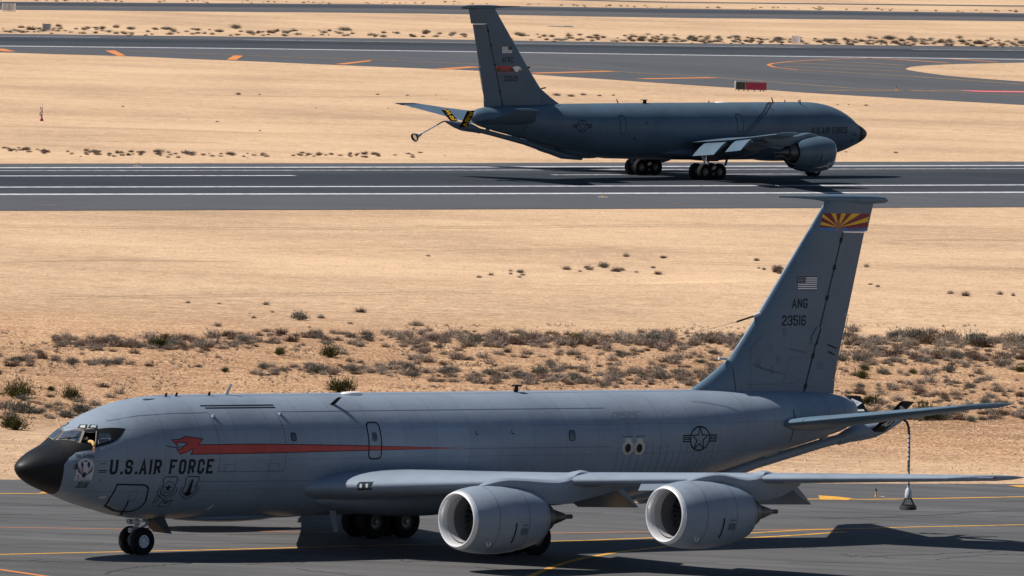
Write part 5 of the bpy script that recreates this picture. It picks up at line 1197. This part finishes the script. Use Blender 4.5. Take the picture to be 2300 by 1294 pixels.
# the larger ones, each told apart
BIG = [('olive', 35, 893, 62, 'dark green upright bush at the left edge, topmost of the left cluster'), ('sage', 40, 928, 72, 'big blue-grey round bush at the left edge, left of the aircraft nose'),
 ('olive', 38, 965, 66, 'olive yellow-green bush at the left edge just above the pale bank'), ('olive', 163, 898, 48, 'dark olive bush above the aircraft nose, left of the crown line'), ('sage', 168, 930, 62, 'large blue-grey bush directly above the cockpit windows'),
 ('olive', 114, 878, 20, 'small bright olive tuft alone on gravel at left'), ('olive', 361, 782, 52, 'dark green round bush in the brown scrub left of centre'), ('sage', 547, 768, 40, 'grey-green dome bush right of the long brown scrub row'),
 ('olive', 741, 803, 48, 'yellow-green bush standing alone above the forward fuselage'), ('olive', 626, 798, 28, 'small olive bush left of the lone yellow-green bush'), ('olive', 765, 882, 70, 'green bush behind the white dome antenna'),
 ('russet', 811, 702, 30, 'dark solitary twiggy shrub on open sand left of centre'), ('sage', 678, 720, 44, 'grey-green shrub on open sand above the scrub band'), ('dry', 490, 733, 26, 'pale fan-shaped dry shrub on open sand, left of the grey-green shrub'),
 ('dry', 598, 685, 20, 'tiny pale dry tuft, highest of those above the left scrub'), ('olive', 1291, 768, 44, 'olive green bush in the middle of the scrub band'), ('sage', 160, 818, 34, 'green-based bush near the left edge, below the scrub row'),
 ('olive', 1936, 850, 42, 'dark olive bush right of the fin, lower of the pair'), ('olive', 1943, 832, 22, 'dark olive bush right of the fin, upper of the pair'), ('sage', 1987, 841, 32, 'flat blue-grey bush right of the olive pair'),
 ('olive', 2050, 840, 22, 'dark round olive bush right of the flat blue-grey bush'), ('russet', 2080, 840, 26, 'reddish twiggy bush beside the dark round olive bush'), ('sage', 2134, 836, 42, 'wide dark grey-green bush in the right scrub'),
 ('olive', 2292, 836, 28, 'dark olive bush at the right edge'), ('olive', 1958, 910, 42, 'bright green bush behind the tail cone'), ('olive', 2075, 943, 60, 'green bush under the tailplane beside the hose'), ('sage', 2122, 942, 50, 'grey-green bush under the outer tailplane'),
 ('olive', 505, 836, 20, 'small dark green tuft, second row, left of centre'), ('sage', 710, 838, 44, 'low grey-green mound in the gravel above the fuselage'), ('russet', 1743, 612, 44, 'dark brown shrub left of the fin on open sand'), ('sage', 1530, 845, 36, 'grey-green mound left of the fin root'),
 ('russet', 1489, 580, 20, 'lone dark shrub, highest on the open sand right of centre'), ('dry', 1408, 577, 22, 'lone pale shrub left of the highest dark one'), ('russet', 2168, 665, 26, 'dark shrub on open sand at far right'), ('dry', 2133, 660, 24, 'pale dry shrub on open sand left of the dark one at far right')]
for k_, x, y, w, lab in BIG: shrub(k_, x, y, w * 1.22, lab, None, 1.1)
# the scrub band itself: the larger shrubs singly, the crowd of smaller ones as one mass
GRP = [('dry', 'pale dry twiggy shrub in the scrub band behind the near aircraft', 'dry shrubs of the scrub band'), ('russet', 'reddish-brown twiggy shrub in the scrub band behind the near aircraft', 'russet shrubs of the scrub band'), ('sage', 'grey-green shrub in the scrub band behind the near aircraft', 'grey-green shrubs of the scrub band')]
def scatter(n, x0, x1, ytab, spread, wr, mix):
    for i in range(n):
        x = x0 + (x1 - x0) * (i + rs.random()) / n; y = interp(ytab, x) + rs.uniform(-spread, spread); k = rs.choices(GRP, mix)[0]
        shrub(k[0], x, y, rs.uniform(*wr), k[1], k[2], rs.uniform(.8, 1.15))
scatter(11, 128, 320, [(128, 770), (320, 775)], 8, (34, 62), (3, 5, 1)); scatter(8, 320, 470, [(320, 772), (470, 770)], 12, (34, 60), (3, 4, 1))
scatter(4, 0, 120, [(0, 818), (120, 812)], 10, (24, 46), (3, 4, 1)); scatter(4, 160, 480, [(160, 818), (480, 826)], 8, (20, 40), (4, 2, 2))
scatter(12, 470, 960, [(470, 760), (960, 762)], 10, (34, 58), (4, 3, 2)); scatter(8, 560, 960, [(560, 832), (960, 830)], 12, (28, 52), (3, 1, 4))
scatter(22, 960, 1690, [(960, 766), (1690, 768)], 9, (46, 78), (5, 3, 2)); scatter(9, 960, 1660, [(960, 804), (1660, 804)], 16, (26, 50), (6, 2, 3))
scatter(14, 960, 1640, [(960, 852), (1640, 850)], 12, (34, 62), (4, 5, 3)); scatter(16, 1885, 2310, [(1885, 764), (2310, 778)], 10, (48, 78), (6, 3, 3))
scatter(14, 1890, 2310, [(1890, 802), (2310, 808)], 12, (40, 68), (5, 4, 3)); scatter(12, 1890, 2310, [(1890, 870), (2310, 880)], 30, (26, 50), (4, 2, 4))
scatter(10, 2030, 2310, [(2030, 938), (2310, 940)], 10, (32, 54), (4, 3, 3)); scatter(11, 0, 330, [(0, 935), (330, 905)], 36, (28, 52), (4, 4, 2))
def scrub_mass(name, kind, n, label, ytabs, wr, lim=(728, 944)):
    rn = random.Random(n + len(name)); V, Fc = [], []
    src = [([v.co.copy() for v in me.vertices], [tuple(p.vertices) for p in me.polygons]) for me in SH[kind]]
    for i in range(n):
        (x0, x1, y0, y1, sp) = rn.choices(ytabs, [t[1] - t[0] for t in ytabs])[0]; x = rn.uniform(x0, x1); y = y0 + (y1 - y0) * (x - x0) / (x1 - x0) + rn.gauss(0, sp)
        if y > lim[1] or y < lim[0]: continue
        p = G(x, y); w = rn.uniform(*wr) / (CAM_F / p.y); a_ = rn.uniform(0, 6.28); ca, sa = math.cos(a_) * w, math.sin(a_) * w; h = w * rn.uniform(.7, 1.1); vs_, fs = rn.choice(src); k = len(V)
        keep = rn.uniform(.35, .8)
        V += [(p.x + v.x * ca - v.y * sa, p.y + v.x * sa + v.y * ca, p.z + v.z * h) for v in vs_]
        Fc += [tuple(q + k for q in f) for f in fs if rn.random() < keep]
    me = bpy.data.meshes.new(name); me.from_pydata(V, [], Fc); me.materials.append(M[kind]); o = bpy.data.objects.new(name, me); C.objects.link(o); return tag(o, label, 'scrub', None, 'stuff')
BANDS = [(120, 480, 772, 772, 7), (125, 470, 780, 778, 8), (0, 140, 815, 812, 8), (200, 300, 815, 815, 5), (470, 960, 768, 764, 12), (560, 960, 832, 832, 7), (900, 1700, 764, 766, 9), (960, 1700, 762, 766, 8), (900, 1690, 800, 802, 20), (960, 1640, 852, 852, 10), (1100, 1640, 846, 848, 14),
         (1885, 2320, 764, 776, 12), (1885, 2320, 766, 778, 12), (1885, 2320, 804, 810, 14), (1950, 2320, 800, 806, 14), (1885, 2320, 868, 878, 28), (2000, 2320, 934, 936, 9), (0, 330, 938, 908, 22), (1880, 2320, 905, 910, 20), (-700, 0, 800, 815, 26), (2320, 3000, 800, 820, 45)]
scrub_mass('dry_scrub', 'dry', 900, 'mass of small pale dry shrubs filling the scrub band', BANDS, (18, 62))
scrub_mass('russet_scrub', 'russet', 410, 'mass of small reddish-brown shrubs filling the scrub band', BANDS, (14, 46))
scrub_mass('sage_scrub', 'sage', 260, 'mass of small grey-green shrubs filling the scrub band', BANDS, (14, 42))
OPEN = ('dry shrub scattered alone on the open sand between scrub band and runway', 'shrubs on the open sand')
for i in range(22):
    shrub(rs.choice(['dry', 'russet', 'dry', 'sage']), rs.choice([rs.uniform(1075, 1480), rs.uniform(1080, 1480), rs.uniform(1690, 1760)]), rs.uniform(600, 624), rs.uniform(10, 34), *OPEN)
for x, y, w in ((422, 681, 22), (492, 683, 14), (570, 715, 18), (612, 702, 18), (720, 715, 30), (560, 705, 8), (785, 728, 24), (1946, 600, 24), (1900, 605, 16), (1955, 640, 16), (1972, 645, 20), (2245, 662, 24), (2275, 665, 20), (1700, 586, 20), (962, 576, 14), (1905, 640, 12)):
    shrub(rs.choice(['dry', 'dry', 'russet']), x, y, w, *OPEN)
FARG = ('dark low shrub in the thin scrub row along the far runway', 'shrubs along the far runway'); MIDG = ('dark low shrub in the scrub row behind the runway', 'shrubs behind the runway')
for i in range(40):
    x = 10 + 2290 * (i + rs.random()) / 40
    if 1040 < x < 1130: continue
    shrub(rs.choice(['russet', 'sage', 'sage']), x, interp([(0, 64), (600, 70), (1200, 82), (1800, 92), (2300, 99)], x) + rs.uniform(-6, 3), rs.uniform(14, 34) * (1.25 if x > 1400 else 1), *FARG, hk=.8)
for i in range(26):
    x = rs.choice([rs.uniform(0, 110), rs.uniform(150, 560), rs.uniform(150, 560), rs.uniform(170, 450), rs.uniform(740, 860)])
    shrub(rs.choice(['russet', 'russet', 'sage']), x, interp([(0, 336), (120, 345), (900, 348)], x) + rs.uniform(-4, 2), rs.uniform(12, 30), *MIDG, hk=.8)
SPG = ('small dark shrub alone on the sand between the two runways', 'lone shrubs between the runways')
for x, y, w in ((276, 240, 9), (537, 213, 16), (583, 213, 8), (849, 213, 10), (423, 268, 5), (488, 274, 11), (583, 294, 10), (709, 243, 6), (872, 244, 6), (1250, 215, 26), (1282, 217, 24), (1310, 214, 20), (1345, 216, 14), (1380, 215, 12), (1882, 236, 8), (1906, 236, 8), (1945, 238, 12), (2011, 344, 14), (1900, 342, 10), (915, 215, 9), (980, 213, 7)):
    shrub(rs.choice(['russet', 'sage']), x, y, w, *SPG, hk=.8)
# countless small tufts and stones
def tuft_field(name, n, zone, size, m, label, cat, tri=7):
    mb_v, mb_f = [], []; rn = random.Random(len(name) * 5 + n)
    for i in range(n):
        px, py = zone(rn); p = G(px, py); s = rn.uniform(*size)
        for t in range(tri):
            az = rn.uniform(0, 6.28); d = Vector((math.cos(az) * .8, math.sin(az) * .8, rn.uniform(.4, 1.3))) * s; q = p + Vector((rn.uniform(-.4, .4), rn.uniform(-.4, .4), 0)) * s
            sd_ = d.cross(Vector((rn.uniform(-1, 1), rn.uniform(-1, 1), 0))).normalized() * s * .10; k = len(mb_v); mb_v += [q - sd_, q + sd_, q + d]; mb_f.append((k, k + 1, k + 2))
    me = bpy.data.meshes.new(name); me.from_pydata([tuple(v) for v in mb_v], [], mb_f); me.materials.append(M[m]); o = bpy.data.objects.new(name, me); C.objects.link(o)
    return tag(o, label, cat, None, 'stuff')
def zone_band(rn):
    while True:
        x, y = rn.uniform(-150, 2450), 730 + 215 * rn.random() ** 1.1
        if y < 745 and x < 900: continue
        if x < 1850 and y > 900 and x > 330: continue
        if math.sin(x * .021 + 1.3 * math.sin(y * .06)) + math.sin(y * .13 + x * .007) + rn.uniform(-.6, .6) < .35: continue
        return x, y
tuft_field('dry_tufts', 1700, zone_band, (.05, .17), 'dry', 'sparse pale dry tufts between the shrubs of the scrub band', 'tufts')
tuft_field('russet_tufts', 1100, zone_band, (.05, .15), 'russet', 'sparse reddish tufts between the shrubs of the scrub band', 'tufts')
tuft_field('sage_tufts', 500, zone_band, (.05, .15), 'sage', 'sparse grey-green tufts between the shrubs of the scrub band', 'tufts')
FARB = [(0, 700, 66, 72, 3), (0, 1050, 72, 84, 2.5), (700, 1050, 74, 78, 3), (1130, 1500, 82, 88, 3), (1400, 2300, 86, 97, 4), (1400, 2300, 92, 102, 3), (1400, 2300, 88, 99, 4), (1130, 2300, 90, 103, 2.5)]
MIDB = [(0, 110, 332, 344, 3), (150, 560, 345, 350, 3), (150, 560, 346, 350, 3), (560, 1000, 349, 349, 2.5), (740, 860, 347, 347, 2.5)]
scrub_mass('far_scrub', 'russet', 260, 'mass of dark low scrub along the far edge of the far runway', FARB, (10, 26), (0, 2000))
scrub_mass('far_grey_scrub', 'sage', 160, 'mass of grey low scrub along the far edge of the far runway', FARB, (10, 26), (0, 2000))
scrub_mass('runway_scrub', 'russet', 110, 'mass of dark low scrub behind the runway at left', MIDB, (8, 24), (0, 2000))
scrub_mass('top_scrub', 'dry', 120, 'thin fringe of pale scrub beyond the farthest taxiway', [(0, 900, 1, 7, 1.5), (900, 1500, 7, 16, 1.5), (1500, 2300, 16, 27, 1.5)], (6, 16), (-20, 2000))
def stones(name, n, zone, size, m, label):
    v_, f_ = [], []; rn = random.Random(n)
    for i in range(n):
        px, py = zone(rn); p = G(px, py); s = rn.uniform(*size) * (rn.random() ** 1.5 * .7 + .45); a_ = rn.uniform(0, 3.1); ca, sa = math.cos(a_), math.sin(a_); k = len(v_)
        for (x, y, z) in ((-1, -.7, -.2), (1, -.6, -.2), (.8, .8, -.2), (-.9, .6, -.2), (-.5, -.35, .7), (.55, -.3, .6), (.4, .45, .75), (-.45, .35, .65)):
            x *= rn.uniform(.7, 1.2); y *= rn.uniform(.7, 1.2); v_.append((p.x + (x * ca - y * sa) * s, p.y + (x * sa + y * ca) * s, p.z + z * s * .8))
        f_ += [(k, k + 1, k + 5, k + 4), (k + 1, k + 2, k + 6, k + 5), (k + 2, k + 3, k + 7, k + 6), (k + 3, k, k + 4, k + 7), (k + 4, k + 5, k + 6, k + 7)]
    me = bpy.data.meshes.new(name); me.from_pydata(v_, [], f_); me.materials.append(M[m]); o = bpy.data.objects.new(name, me); C.objects.link(o); return tag(o, label, 'stones', None, 'stuff')
M['stone'] = simple('pale_stones', (0.50, 0.34, 0.21), 0.9, var=0.35, scale=8)
stones('gravel_stones', 9000, lambda rn: (rn.uniform(-150, 2450), rn.uniform(770, 1070)), (.03, .085), 'stone', 'loose pale gravel stones on the desert ground')
